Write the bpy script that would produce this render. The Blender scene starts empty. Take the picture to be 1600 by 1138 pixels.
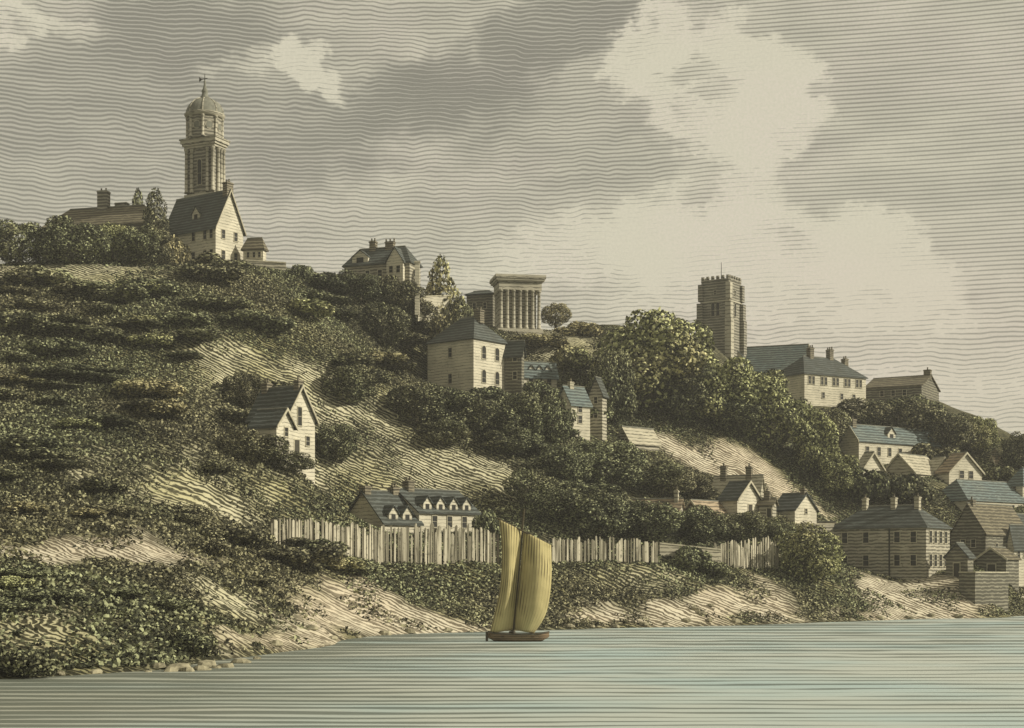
import bpy, math, random
import numpy as np
from mathutils import Vector, Matrix, noise as mnoise
random.seed(7)
RNG = np.random.default_rng(11)
PI = math.pi
S = bpy.context.scene
COL = S.collection
# ------------------------------------------------------------------ viewpoint
CAMZ, F, HX, HY = 6.4, 2500.0, 800.0, 900.0     # eye height, focal length and principal axis in photo pixels
def at(px, py, d):
    return Vector(((px-HX)/F*d, d, CAMZ-(py-HY)/F*d))
def zat(py, d):
    return CAMZ-(py-HY)/F*d
cam = bpy.data.cameras.new('camera'); camo = bpy.data.objects.new('camera', cam); COL.objects.link(camo)
camo.location = (0, 0, CAMZ); camo.rotation_euler = (PI/2, 0, 0)
cam.sensor_width = 36.0; cam.lens = F/1600*36; cam.shift_y = (HY-569)/1600; cam.clip_end = 9000; cam.clip_start = .5
S.camera = camo
S.view_settings.view_transform = 'Standard'; S.view_settings.look = 'None'
S.view_settings.exposure = 0; S.view_settings.gamma = 1

# ------------------------------------------------------------------ helpers
def tag(o, label=None, cat=None, group=None, kind=None):
    if label: o['label'] = label
    if cat: o['category'] = cat
    if group: o['group'] = group
    if kind: o['kind'] = kind
    return o
def empty(name, loc, rz=0.0):
    o = bpy.data.objects.new(name, None); COL.objects.link(o)
    o.location = loc; o.rotation_euler = (0, 0, rz); o.empty_display_size = .5
    return o
class MB:
    def __init__(s): s.v = []; s.f = []; s.sm = []
    def add(s, vs, fs, smooth=False):
        n = len(s.v); s.v += [tuple(v) for v in vs]
        for f in fs: s.f.append(tuple(i+n for i in f)); s.sm.append(smooth)
        return s
    def box(s, x0, x1, y0, y1, z0, z1):
        return s.add([(x0,y0,z0),(x1,y0,z0),(x1,y1,z0),(x0,y1,z0),(x0,y0,z1),(x1,y0,z1),(x1,y1,z1),(x0,y1,z1)],
                     [(0,3,2,1),(4,5,6,7),(0,1,5,4),(1,2,6,5),(2,3,7,6),(3,0,4,7)])
    def prism(s, poly, axis, a0, a1):
        n = len(poly)
        def m(p, a): return (a, p[0], p[1]) if axis == 'x' else (p[0], a, p[1]) if axis == 'y' else (p[0], p[1], a)
        vs = [m(p, a0) for p in poly]+[m(p, a1) for p in poly]
        fs = [tuple(range(n))[::-1], tuple(range(n, 2*n))]+[(i, (i+1) % n, n+(i+1) % n, n+i) for i in range(n)]
        return s.add(vs, fs)
    def lathe(s, prof, n=20, c=(0,0), ang=0.0, smooth=True):
        vs = []
        for r, z in prof:
            for k in range(n):
                t = ang+2*PI*k/n; vs.append((c[0]+r*math.cos(t), c[1]+r*math.sin(t), z))
        m = len(prof); fs = []
        for i in range(m-1):
            for k in range(n): fs.append((i*n+k, i*n+(k+1) % n, (i+1)*n+(k+1) % n, (i+1)*n+k))
        s.add(vs, fs, smooth)
        s.add(vs[:n], [tuple(range(n))[::-1]]); s.add(vs[-n:], [tuple(range(n))])
        return s
    def tube(s, p0, p1, r0, r1=None, n=8):
        r1 = r0 if r1 is None else r1
        p0, p1 = Vector(p0), Vector(p1); d = (p1-p0).normalized()
        a = d.orthogonal().normalized(); b = d.cross(a); vs = []
        for p, r in ((p0, r0), (p1, r1)):
            for k in range(n):
                t = 2*PI*k/n; vs.append(p+a*(r*math.cos(t))+b*(r*math.sin(t)))
        s.add(vs, [(k, (k+1) % n, n+(k+1) % n, n+k) for k in range(n)], True)
        return s.add(vs, [tuple(range(n))[::-1], tuple(range(n, 2*n))])
    def build(s, name, mat, parent=None, loc=None):
        me = bpy.data.meshes.new(name); me.from_pydata(s.v, [], s.f); me.validate()
        for p, q in zip(me.polygons, s.sm): p.use_smooth = q
        me.materials.append(mat); me.update()
        o = bpy.data.objects.new(name, me); COL.objects.link(o)
        if parent: o.parent = parent
        if loc: o.location = loc
        return o

# ------------------------------------------------------------------ node helpers
class NT:
    def __init__(s, tree): s.t = tree; s.n = tree.nodes; s.l = tree.links
    def node(s, typ, **kw):
        n = s.n.new(typ)
        for k, v in kw.items(): setattr(n, k, v)
        return n
    def inp(s, sock, v):
        if hasattr(v, 'is_output') or isinstance(v, bpy.types.NodeSocket): s.l.new(v, sock)
        elif isinstance(v, (tuple, list)) and len(v) == 3 and sock.type == 'RGBA': sock.default_value = (*v, 1)
        else: sock.default_value = v
    def m(s, op, a, b=0.0, c=None, clamp=False):
        n = s.node('ShaderNodeMath', operation=op, use_clamp=clamp)
        s.inp(n.inputs[0], a); s.inp(n.inputs[1], b)
        if c is not None: s.inp(n.inputs[2], c)
        return n.outputs[0]
    def mix(s, f, a, b):
        n = s.node('ShaderNodeMix', data_type='RGBA'); s.inp(n.inputs[0], f); s.inp(n.inputs[6], a); s.inp(n.inputs[7], b)
        return n.outputs[2]
    def fmix(s, f, a, b):
        n = s.node('ShaderNodeMix', data_type='FLOAT'); s.inp(n.inputs[0], f); s.inp(n.inputs[2], a); s.inp(n.inputs[3], b)
        return n.outputs[0]
    def step(s, v, e0, e1, o0=0.0, o1=1.0):
        n = s.node('ShaderNodeMapRange', interpolation_type='SMOOTHSTEP')
        s.inp(n.inputs[0], v); s.inp(n.inputs[1], e0); s.inp(n.inputs[2], e1); s.inp(n.inputs[3], o0); s.inp(n.inputs[4], o1)
        return n.outputs[0]
    def noise(s, vec, scale, detail=2.0, rough=.5):
        n = s.node('ShaderNodeTexNoise'); s.inp(n.inputs['Vector'], vec); n.inputs['Scale'].default_value = scale
        n.inputs['Detail'].default_value = detail; n.inputs['Roughness'].default_value = rough
        return n.outputs['Fac']
    def scale(s, vec, sc):
        n = s.node('ShaderNodeVectorMath', operation='MULTIPLY'); s.inp(n.inputs[0], vec); n.inputs[1].default_value = sc
        return n.outputs[0]
    def xyz(s, vec):
        n = s.node('ShaderNodeSeparateXYZ'); s.inp(n.inputs[0], vec); return n.outputs
    def comb(s, x, y, z=0.0):
        n = s.node('ShaderNodeCombineXYZ'); s.inp(n.inputs[0], x); s.inp(n.inputs[1], y); s.inp(n.inputs[2], z); return n.outputs[0]
    def pos(s): return s.node('ShaderNodeNewGeometry').outputs['Position']
    def line(s, q, thick, soft=.22):      # fine courses: 1 on the line, 0 between; thick 0..1
        fr = s.m('FRACT', q); tri = s.m('MULTIPLY', s.m('ABSOLUTE', s.m('SUBTRACT', fr, .5)), 2.0)
        lo = s.m('SUBTRACT', thick, soft); hi = s.m('ADD', thick, soft)
        return s.step(tri, lo, hi, 1.0, 0.0)
def material(name, rough=.85, spec=.15):
    m = bpy.data.materials.new(name); m.use_nodes = True; nt = NT(m.node_tree); nt.n.clear()
    b = nt.node('ShaderNodeBsdfPrincipled'); o = nt.node('ShaderNodeOutputMaterial'); nt.l.new(b.outputs[0], o.inputs[0])
    b.inputs['Roughness'].default_value = rough; b.inputs['Specular IOR Level'].default_value = spec
    return m, nt, b
def bump(nt, b, h, strength=.4, dist=.1):
    n = nt.node('ShaderNodeBump'); n.inputs['Strength'].default_value = strength; n.inputs['Distance'].default_value = dist
    nt.inp(n.inputs['Height'], h); nt.l.new(n.outputs[0], b.inputs['Normal'])
def coursed(name, base, ink, pitch, thick=.3, wob=.35, gap=.5, tint=None, vert=False):
    """weathered wall or roof surface laid in horizontal courses with irregular joints"""
    m, nt, b = material(name); p = nt.pos(); x, y, z = nt.xyz(p)
    w = nt.noise(nt.scale(p, (1, 1, .6)), .9, 2.0)
    q = nt.m('ADD', nt.m('DIVIDE', z, pitch), nt.m('MULTIPLY', w, wob*2))
    if vert:
        q = nt.m('ADD', nt.m('DIVIDE', nt.m('ADD', x, nt.m('MULTIPLY', y, .7)), pitch), nt.m('MULTIPLY', w, wob))
    brk = nt.step(nt.noise(nt.scale(p, (1, 1, 2.6)), .8, 2.0), gap-.14, gap+.14)
    th = nt.m('MULTIPLY', nt.m('ADD', nt.m('MULTIPLY', brk, .75), .25), thick*1.5)
    ln = nt.line(q, th)
    st = nt.noise(p, .35, 4.0, .6)
    c = nt.mix(nt.step(st, .3, .75), base, tint or tuple(v*.72 for v in base))
    sp = nt.step(nt.noise(p, 3.1, 1.0), .66, .74, 0, .45)
    c = nt.mix(sp, c, ink)
    c = nt.mix(nt.m('MULTIPLY', ln, .80), c, ink)
    nt.inp(b.inputs['Base Color'], c)
    bump(nt, b, nt.m('SUBTRACT', 1.0, ln), .5, .05)
    return m
INK = (.045, .043, .03)
M = {}
M['plaster'] = coursed('pale_plaster', (.60, .56, .43), (.10, .095, .07), .50, .18, .4, .55)
M['wall'] = coursed('weathered_wall', (.43, .40, .305), (.062, .06, .045), .55, .34, .35, .42)
M['stone'] = coursed('tower_stone', (.34, .32, .25), (.06, .058, .045), .62, .42, .25, .40)
M['dressed'] = coursed('dressed_stone', (.47, .44, .34), (.10, .095, .072), .9, .24, .3, .5)
M['dark_wall'] = coursed('dark_timber', (.27, .255, .19), (.05, .048, .036), .55, .46, .35, .38)
M['slate'] = coursed('dark_slate', (.115, .13, .12), (.035, .038, .032), .55, .46, .25, .38, (.085, .09, .075))
M['blue'] = coursed('blue_slate', (.15, .19, .185), (.045, .053, .05), .55, .42, .3, .40, (.19, .215, .19))
M['brown'] = coursed('brown_tile', (.22, .195, .13), (.05, .046, .032), .55, .45, .3, .4)
M['pink'] = coursed('faded_tile', (.38, .305, .205), (.08, .065, .045), .6, .34, .3, .45)
M['lime'] = coursed('limewashed_board', (.48, .445, .33), (.075, .07, .052), .6, .24, .3, .48)
M['brick'] = coursed('chimney_brick', (.27, .24, .17), (.06, .055, .04), .4, .42, .2, .4)
def plain(name, c, rough=.8, var=.35, sc=1.5):
    m, nt, b = material(name, rough); p = nt.pos()
    f = nt.step(nt.noise(p, sc, 3.0, .6), .3, .75)
    nt.inp(b.inputs['Base Color'], nt.mix(f, c, tuple(v*(1-var) for v in c)))
    return m
M['trim'] = plain('pale_trim', (.48, .445, .325))
M['pane'] = plain('window_pane', (.03, .03, .025), .45)
M['lead'] = plain('lead_grey', (.20, .20, .16))
M['iron'] = plain('dark_iron', (.05, .05, .04), .6)
M['bark'] = plain('bark', (.11, .095, .065), .9)
M['spar'] = plain('dark_spar', (.075, .062, .035), .7)
M['door'] = plain('dark_door', (.06, .055, .04), .7)
M['hull'] = coursed('hull_plank', (.25, .175, .105), (.07, .05, .03), .22, .3, .1, .4)
M['hull_dark'] = plain('tarred_plank', (.07, .06, .04), .6)
M['rock'] = plain('shore_rock', (.36, .33, .22), .95, .75, 1.2)

# fence palings: long vertical grain
def paling_material():
    m, nt, b = material('weathered_paling', .9); p = nt.pos()
    f = nt.step(nt.noise(nt.scale(p, (2.2, 2.2, .12)), 1.2, 2.0), .40, .58)
    g = nt.step(nt.noise(p, 1.8, 3.0), .56, .7, 0, .6)
    c = nt.mix(f, (.48, .445, .335), (.17, .155, .11)); c = nt.mix(g, c, (.09, .085, .06))
    nt.inp(b.inputs['Base Color'], c); return m
M['paling'] = paling_material()

# leaves: every leaf clump has its own shade of olive
def leaf_material(name, dark, mid, light):
    m, nt, b = material(name, .8, .1); p = nt.pos()
    at_ = nt.node('ShaderNodeAttribute', attribute_name='leaf_tone').outputs['Fac']
    big = nt.noise(p, .05, 3.0, .6)
    t = nt.m('ADD', at_, nt.m('MULTIPLY', nt.m('SUBTRACT', big, .5), 1.0))
    t = nt.m('ADD', t, nt.m('MULTIPLY', nt.m('SUBTRACT', nt.noise(p, .3, 2.0), .5), .3))
    r = nt.node('ShaderNodeValToRGB'); nt.inp(r.inputs[0], t)
    e = r.color_ramp.elements; e[0].position = .30; e[0].color = (*dark, 1); e[1].position = .97; e[1].color = (*light, 1)
    k = e.new(.55); k.color = (*mid, 1)
    hue = nt.step(nt.noise(p, .028, 2.0), .52, .70, 0, .5)
    c = nt.mix(hue, r.outputs[0], (.23, .185, .045))
    fac = nt.m('MULTIPLY', hue, .0)
    # yellow-green and russet patches keep the value of the leaf
    hs = nt.node('ShaderNodeHueSaturation'); nt.inp(hs.inputs['Color'], r.outputs[0])
    nt.inp(hs.inputs['Hue'], nt.fmix(nt.step(nt.noise(p, .04, 2.0), .4, .62), .54, .498))
    hs.inputs['Saturation'].default_value = 1.0
    nt.inp(b.inputs['Base Color'], hs.outputs[0])
    b.inputs['Transmission Weight'].default_value = 0
    return m
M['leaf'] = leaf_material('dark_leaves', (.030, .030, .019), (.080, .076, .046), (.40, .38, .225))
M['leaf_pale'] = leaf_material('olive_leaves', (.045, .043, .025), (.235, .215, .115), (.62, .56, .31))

# ------------------------------------------------------------------ terrain
CTRL = []
def cp(px, py, d): v = at(px, py, d); CTRL.append((v.x, v.y, v.z))
def cz(px, z, d): CTRL.append(((px-HX)/F*d, d, z))
profiles = {
 -500: [(1085,86),(930,112),(870,132),(690,178),(500,228),(405,268)],
 0:    [(1062,99),(985,110),(925,123),(868,142),(720,178),(540,222),(412,262)],
 200:  [(1048,108),(975,120),(920,132),(872,148),(740,182),(570,224),(412,266)],
 330:  [(1046,110),(970,130),(925,145),(872,160),(760,186),(580,226),(415,267)],
 420:  [(1020,133),(950,150),(900,166),(868,178),(790,194),(716,208),(560,238),(424,268)],
 600:  [(992,174),(945,182),(890,196),(826,213),(700,236),(560,264),(446,287)],
 800:  [(986,186),(940,195),(885,208),(800,230),(690,254),(614,276),(517,312)],
 950:  [(982,195),(935,206),(882,219),(800,240),(690,270),(580,302),(510,332)],
 1120: [(978,205),(930,216),(886,228),(802,254),(690,287),(610,315),(534,352)],
 1300: [(972,222),(930,234),(897,246),(805,274),(705,306),(634,332),(590,358)],
 1450: [(967,239),(925,249),(897,257),(805,284),(722,310),(650,335),(618,350)],
 1600: [(960,266),(925,272),(893,282),(790,300),(720,318),(690,340)],
 2100: [(960,270),(890,285),(800,310),(735,340)]}
for px, pts in profiles.items():
    for p in pts: cp(px, *p)
    d0 = pts[0][1]
    cz(px, -2.5, d0-14); cz(px, -4, d0-45 if d0 > 130 else d0-32)
    zt, dt = zat(*pts[-1]), pts[-1][1]
    cz(px, zt-.5, dt+35); cz(px, zt-6, dt+95); cz(px, zt-12, 560)
HOUSES = []          # filled below, before the ground is shaped (each house stands on its own level spot)
def solve(cpx, d, a, lpx, rpx):
    c, s = math.cos(a), math.sin(a); X = (cpx-HX)/F*d
    ul, ur = (lpx-HX)/F, (rpx-HX)/F
    L = (X-ul*d)/(c+ul*s); W = (ur*d-X)/(s-ur*c)
    return L, W
def spec(key, cpx, base, d, a, lpx, rpx, flat=True):
    a = math.radians(a); L, W = solve(cpx, d, a, lpx, rpx); z = zat(base, d)
    cx = (cpx-HX)/F*d; c, s = math.cos(a), math.sin(a)
    ctr = Vector((cx-L/2*c+W/2*s, d+L/2*s+W/2*c, z))
    HOUSES.append((key, ctr, L, W, a, d))
    if flat: CTRL.append((ctr.x, ctr.y, z)); CTRL.append((cx, d, z-.3))
    return dict(ctr=ctr, L=L, W=W, a=a, d=d)
SP = {}
def sp(key, *a, **k): SP[key] = spec(key, *a, **k)
# key, corner px, base py, distance, turn, left px, right px
sp('hall', 337, 408, 274, 35, 256, 380)
sp('tower', 335, 400, 292, 24, 289, 351, flat=False)
sp('longroof', 240, 368, 292, 14, 66, 268, flat=False)
sp('annex', 411, 412, 276, 12, 380, 416, flat=False)
sp('villa', 640, 446, 290, 20, 538, 657)
sp('temple', 780, 517, 314, 80, 772, 846)
sp('templeannex', 770, 505, 326, 20, 729, 776, flat=False)
sp('tall', 740, 614, 274, 40, 668, 792)
sp('tallannex', 815, 606, 279, 20, 789, 819, flat=False)
sp('lowblue', 819, 610, 288, 68, 812, 870, flat=False)
sp('pairblue', 893, 670, 264, 55, 870, 922)
sp('pairdark', 941, 670, 269, 25, 921, 948, flat=False)
sp('gothic', 447, 714, 207, 35, 388, 492)
sp('gothicwing', 432, 706, 203.5, 30, 392, 459, flat=False)
sp('cottageA', 600, 830, 212, 50, 535, 657)
sp('cottageB', 655, 829, 216, 50, 588, 748)
sp('river', 1447, 895, 256, 38, 1300, 1484)
sp('quayhouse', 1540, 888, 270, 45, 1486, 1606)
sp('shedA', 1512, 896, 252, 38, 1478, 1521)
sp('shedB', 1572, 898, 263, 42, 1527, 1592)
sp('narrow', 1584, 938, 274, 55, 1574, 1632, flat=False)
sp('bluerow', 1512, 803, 292, 52, 1452, 1660)
sp('cottageC', 1483, 752, 302, 60, 1464, 1534)
sp('pavilion', 1598, 768, 304, 50, 1573, 1622, flat=False)
sp('bluehouse', 1342, 724, 306, 55, 1314, 1468)
sp('gableA', 1341, 748, 298, 55, 1330, 1386, flat=False)
sp('gableB', 1430, 748, 300, 42, 1380, 1472, flat=False)
sp('row', 1257, 634, 336, 60, 1206, 1353)
sp('nave', 1256, 596, 356, 20, 1132, 1266)
sp('ctower', 1139, 545, 358, 34, 1096, 1158, flat=False)
sp('longdark', 1440, 622, 348, 30, 1352, 1467)
sp('midA', 1186, 792, 268, 26, 1112, 1194)
sp('midB', 1152, 804, 257, 42, 1124, 1188, flat=False)
sp('midC', 1207, 806, 260, 24, 1186, 1213, flat=False)
sp('midD', 1242, 807, 263, 42, 1208, 1276)
sp('pinkA', 1060, 806, 250, 20, 984, 1068)
sp('pinkB', 1096, 808, 252, 40, 1067, 1152, flat=False)
sp('paleroof', 985, 697, 273, 48, 962, 1030, flat=False)
sp('slateroof', 1045, 680, 291, 65, 1036, 1132, flat=False)
sp('townA', 1562, 752, 316, 52, 1540, 1602, flat=False)
sp('townC', 1588, 852, 283, 50, 1552, 1648, flat=False)
sp('townD', 1298, 850, 267, 24, 1224, 1308, flat=False)
sp('townE', 1462, 748, 306, 55, 1447, 1486, flat=False)
for key, ctr, L_, W_, a_, d_ in HOUSES:
    if key in ('river', 'quayhouse', 'cottageA', 'cottageB', 'tall', 'row'):
        c_, s_ = math.cos(a_), math.sin(a_)
        for ex, ey in ((-1, -1), (1, -1), (1, 1), (-1, 1)):
            lx, ly = ex*(L_/2+1), ey*(W_/2+1); CTRL.append((ctr.x+lx*c_+ly*s_, ctr.y-lx*s_+ly*c_, ctr.z-(.3 if ey < 0 else -.2)))
C = np.array(CTRL)
def tps(d2): return np.where(d2 > 1e-9, .5*d2*np.log(np.maximum(d2, 1e-9)), 0.0)
SC = 100.0
P2 = C[:, :2]/SC; n = len(C)
A = np.zeros((n+3, n+3)); A[:n, :n] = tps(((P2[:, None]-P2[None])**2).sum(-1))+np.eye(n)*.004
A[:n, n] = 1; A[:n, n+1:] = P2; A[n, :n] = 1; A[n+1:, :n] = P2.T
WT = np.linalg.solve(A, np.concatenate([C[:, 2], [0, 0, 0]]))
def rbf(x, y):
    q = np.stack([np.clip(x, -190, 300), np.clip(y, 45, 540)], -1).reshape(-1, 2)/SC; out = np.empty(len(q))
    for i in range(0, len(q), 20000):
        b = q[i:i+20000]; out[i:i+20000] = tps(((b[:, None]-P2[None])**2).sum(-1))@WT[:n]+WT[n]+b@WT[n+1:]
    return out.reshape(np.shape(x))
def grid_axis(lo, hi, st, far_lo, far_hi):
    return np.concatenate([far_lo, np.arange(lo, hi+st/2, st), far_hi])
GX = grid_axis(-190, 300, 1.25, [-4000, -2000, -1000, -500, -300, -230], [340, 420, 600, 1000, 2000, 4000])
GY = grid_axis(60, 540, 1.25, [-900, -300, -50, 30], [600, 750, 1100, 2000, 4000])
XX, YY = np.meshgrid(GX, GY)
ZZ = rbf(XX, YY)
NZ = np.array([[mnoise.fractal(Vector((x*.07, y*.07, 3.1)), .9, 2.1, 4) for x in GX] for y in GY])
N2 = np.array([[mnoise.fractal(Vector((x*.22, y*.22, 8.1)), .9, 2.1, 3) for x in GX] for y in GY])
ZZ = ZZ+NZ*np.clip(np.abs(ZZ)/5, .15, 1.0)*.9+N2*np.clip(ZZ/2.5, .1, 1)*np.clip((16-ZZ)/6, .15, 1)*.55
def hgt(x, y):
    i = min(max(np.searchsorted(GX, x)-1, 0), len(GX)-2); j = min(max(np.searchsorted(GY, y)-1, 0), len(GY)-2)
    u = (x-GX[i])/(GX[i+1]-GX[i]); v = (y-GY[j])/(GY[j+1]-GY[j])
    return float(ZZ[j, i]*(1-u)*(1-v)+ZZ[j, i+1]*u*(1-v)+ZZ[j+1, i]*(1-u)*v+ZZ[j+1, i+1]*u*v)
def ground_at(px, py, dmin=62, dmax=520):
    u = (px-HX)/F; d = dmin; best, bd = 1e9, d
    while d < dmax:
        gap = zat(py, d)-hgt(u*d, d)
        if gap < best and d < 380: best, bd = gap, d
        if gap <= 0: break
        d += 1.0
    if d >= dmax: return Vector((u*bd, bd, hgt(u*bd, bd))), bd, False
    return Vector((u*d, d, hgt(u*d, d))), d, d < dmax-1
# land cover: dry grass and sand patches, outlined on the ground
def dense(poly, k=5):
    out = []
    for a, b in zip(poly, poly[1:]+poly[:1]):
        for i in range(k): out.append((a[0]+(b[0]-a[0])*i/k, a[1]+(b[1]-a[1])*i/k))
    return out
GRASS = [
 [(240,545),(330,530),(430,568),(510,590),(570,655),(500,690),(480,640),(380,605),(300,585)],
 [(490,705),(620,688),(760,718),(885,772),(800,795),(700,768),(560,752),(480,770),(400,806),(360,800),(420,760)],
 [(200,742),(300,712),(350,750),(395,800),(300,795),(220,775)],
 [(570,612),(640,650),(615,680),(540,650)],
 [(800,522),(900,516),(955,545),(930,580),(830,566)],
 [(0,416),(200,416),(300,428),(230,440),(0,440)],
 [(0,965),(90,955),(150,1000),(110,1035),(0,1020)],
 [(280,915),(330,910),(400,955),(385,975),(330,955)],
 [(900,915),(1010,895),(1090,905),(1000,925)],
 [(120,735),(170,715),(195,755),(140,765)]]
SAND = [
 [(0,840),(110,838),(205,844),(312,866),(290,892),(150,874),(0,874)],
 [(350,1008),(440,950),(480,915),(540,920),(640,955),(760,965),(768,992),(600,996),(450,1012)],
 [(870,980),(930,948),(1020,935),(1180,918),(1240,940),(1210,974),(1100,980),(950,984)],
 [(1300,965),(1360,912),(1480,902),(1560,932),(1520,966),(1400,974)],
 [(1005,680),(1120,690),(1195,738),(1300,800),(1240,806),(1150,752),(1050,726)]]
def patch(polys, ragged):
    out = np.zeros(XX.shape)
    wx = XX+np.array(NZ)*ragged*2; wy = YY+np.roll(NZ, 17, 1)*ragged*4
    for poly in polys:
        g = [ground_at(*p)[0] for p in dense(poly)]
        px = np.array([v.x for v in g]); py = np.array([v.y for v in g])
        ins = np.zeros(XX.shape, bool); dist = np.full(XX.shape, 1e9)
        for k in range(len(g)):
            x0, y0, x1, y1 = px[k-1], py[k-1], px[k], py[k]
            cond = (y0 > wy) != (y1 > wy)
            xi = (x1-x0)*(wy-y0)/(y1-y0+1e-12)+x0
            ins ^= cond & (wx < xi)
            dx, dy = x1-x0, y1-y0; t = np.clip(((wx-x0)*dx+(wy-y0)*dy)/(dx*dx+dy*dy+1e-9), 0, 1)
            dist = np.minimum(dist, np.hypot(wx-x0-t*dx, wy-y0-t*dy))
        sd = np.where(ins, dist, -dist); out = np.maximum(out, np.clip(.5+sd/3.5, 0, 1))
    return out
COVG = patch(GRASS, 1.6); COVS = patch(SAND, 1.9)
def cov(arr, x, y):
    i = min(max(int(np.searchsorted(GX, x))-1, 0), len(GX)-1); j = min(max(int(np.searchsorted(GY, y))-1, 0), len(GY)-1)
    return float(arr[j, i])
def raw_mesh(name, V, Fq, mat, attrs=None, smooth=False):
    me = bpy.data.meshes.new(name); k = Fq.shape[1]
    me.vertices.add(len(V)); me.vertices.foreach_set('co', np.ascontiguousarray(V, np.float32).ravel())
    me.loops.add(Fq.size); me.loops.foreach_set('vertex_index', np.ascontiguousarray(Fq, np.int32).ravel())
    me.polygons.add(len(Fq)); me.polygons.foreach_set('loop_start', np.arange(0, Fq.size, k, dtype=np.int32))
    me.polygons.foreach_set('loop_total', np.full(len(Fq), k, np.int32))
    if smooth: me.polygons.foreach_set('use_smooth', np.ones(len(Fq), bool))
    me.update(calc_edges=True)
    for nm, arr in (attrs or {}).items():
        a = me.attributes.new(nm, 'FLOAT', 'POINT'); a.data.foreach_set('value', np.ascontiguousarray(arr, np.float32).ravel())
    me.materials.append(mat); me.validate(); return me
def ground_material():
    m, nt, b = material('hillside_turf', .95, .05); p = nt.pos(); x, y, z = nt.xyz(p)
    g = nt.m('MULTIPLY', nt.node('ShaderNodeAttribute', attribute_name='grass').outputs['Fac'], nt.step(nt.noise(p, .13, 3.0, .65), .30, .52, .4, 1.0))
    s_ = nt.node('ShaderNodeAttribute', attribute_name='sand').outputs['Fac']
    lo = nt.noise(p, .035, 2.0); mid = nt.noise(p, .22, 2.0); hi = nt.noise(p, .9, 2.0)
    q = nt.m('ADD', nt.m('MULTIPLY', z, 1.35), nt.m('ADD', nt.m('MULTIPLY', x, .62), nt.m('MULTIPLY', y, .22)))
    q = nt.m('ADD', q, nt.m('ADD', nt.m('MULTIPLY', lo, 10.0), nt.m('ADD', nt.m('MULTIPLY', mid, 2.2), nt.m('MULTIPLY', hi, .9))))
    w = nt.noise(nt.scale(p, (1, .6, 1.4)), .55, 3.0, .6)
    th = nt.m('ADD', nt.fmix(g, .68, .50), nt.m('MULTIPLY', nt.m('SUBTRACT', w, .5), 1.3))
    th = nt.m('SUBTRACT', th, nt.m('MULTIPLY', s_, .24))
    near = nt.step(y, 140, 190, 1.0, 0.0)
    ln = nt.fmix(near, nt.line(nt.m('MULTIPLY', q, 1.3), th, .24), nt.line(nt.m('MULTIPLY', q, 2.3), th, .26))
    tone = nt.noise(p, .06, 3.0, .6)
    lightc = nt.mix(g, (.19, .18, .11), (.52, .49, .335))
    lightc = nt.mix(nt.step(tone, .42, .62, 0, .45), lightc, (.37, .345, .15))
    lightc = nt.mix(s_, lightc, nt.mix(nt.step(tone, .4, .6), (.59, .54, .41), (.55, .485, .36)))
    darkc = nt.mix(g, (.030, .030, .017), (.055, .052, .030))
    darkc = nt.mix(s_, darkc, (.15, .125, .085))
    nt.inp(b.inputs['Base Color'], nt.mix(ln, lightc, darkc))
    bump(nt, b, nt.m('ADD', nt.m('SUBTRACT', 1.0, ln), nt.m('MULTIPLY', hi, .6)), .7, .25)
    return m
ny, nx = XX.shape
idx = np.arange(nx*ny).reshape(ny, nx)
quads = np.stack([idx[:-1, :-1], idx[:-1, 1:], idx[1:, 1:], idx[1:, :-1]], -1).reshape(-1, 4)
gm = raw_mesh('hill', np.stack([XX, YY, ZZ], -1).reshape(-1, 3), quads, ground_material(), {'grass': COVG, 'sand': COVS}, True)
hill = bpy.data.objects.new('hill', gm); COL.objects.link(hill); tag(hill, 'wooded hillside rising from the river with dry grass and sand', 'hillside', kind='structure')

# ------------------------------------------------------------------ water
def water_material():
    m, nt, b = material('river_water', .5, .08); p = nt.pos(); x, y, z = nt.xyz(p)
    wob = nt.noise(nt.scale(p, (.05, .12, 1)), 1.0, 3.0)
    q = nt.m('ADD', nt.m('DIVIDE', 560.0, nt.m('SQRT', nt.m('MAXIMUM', y, 4.0))), nt.m('MULTIPLY', wob, 1.5))
    st = nt.noise(nt.scale(p, (.018, .10, 1)), 1.0, 3.0, .6)
    brk = nt.noise(nt.scale(p, (.10, .5, 1)), 1.0, 2.0)
    th = nt.m('ADD', .20, nt.m('MULTIPLY', nt.m('SUBTRACT', st, .5), 1.0))
    th = nt.m('ADD', th, nt.m('MULTIPLY', nt.m('SUBTRACT', brk, .5), .95))
    # dark bank reflection painted in at left: denser lines, darker base
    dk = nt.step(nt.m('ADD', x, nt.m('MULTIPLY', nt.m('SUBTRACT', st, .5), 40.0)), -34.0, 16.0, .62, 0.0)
    bank_reflection = nt.step(nt.m('ADD', x, nt.m('MULTIPLY', nt.m('SUBTRACT', st, .5), 40.0)), -32.0, 6.0, .75, 0.0)
    far = nt.step(y, 95.0, 180.0, 0.0, .24)  # bank shadow painted in as heavier lines towards the far shore
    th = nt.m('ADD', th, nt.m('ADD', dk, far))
    ln = nt.line(q, th, .2)
    tint = nt.step(nt.noise(nt.scale(p, (.05, .06, 1)), 1.0, 3.0), .35, .7)
    c = nt.mix(tint, (.48, .515, .465), (.40, .50, .49))
    c = nt.mix(bank_reflection, c, (.30, .30, .235))
    nt.inp(b.inputs['Base Color'], nt.mix(nt.m('MULTIPLY', ln, .72), c, (.05, .062, .046)))
    bump(nt, b, nt.m('ADD', nt.m('SUBTRACT', 1.0, ln), nt.m('MULTIPLY', brk, .8)), .35, .25)
    return m
wv = [(-4000, -900, 0), (4000, -900, 0), (4000, 700, 0), (-4000, 700, 0)]
wo = MB().add(wv, [(0, 1, 2, 3)]).build('river_water', water_material()); tag(wo, 'pale grey green river with fine horizontal ripples', 'river', kind='structure')

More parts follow.
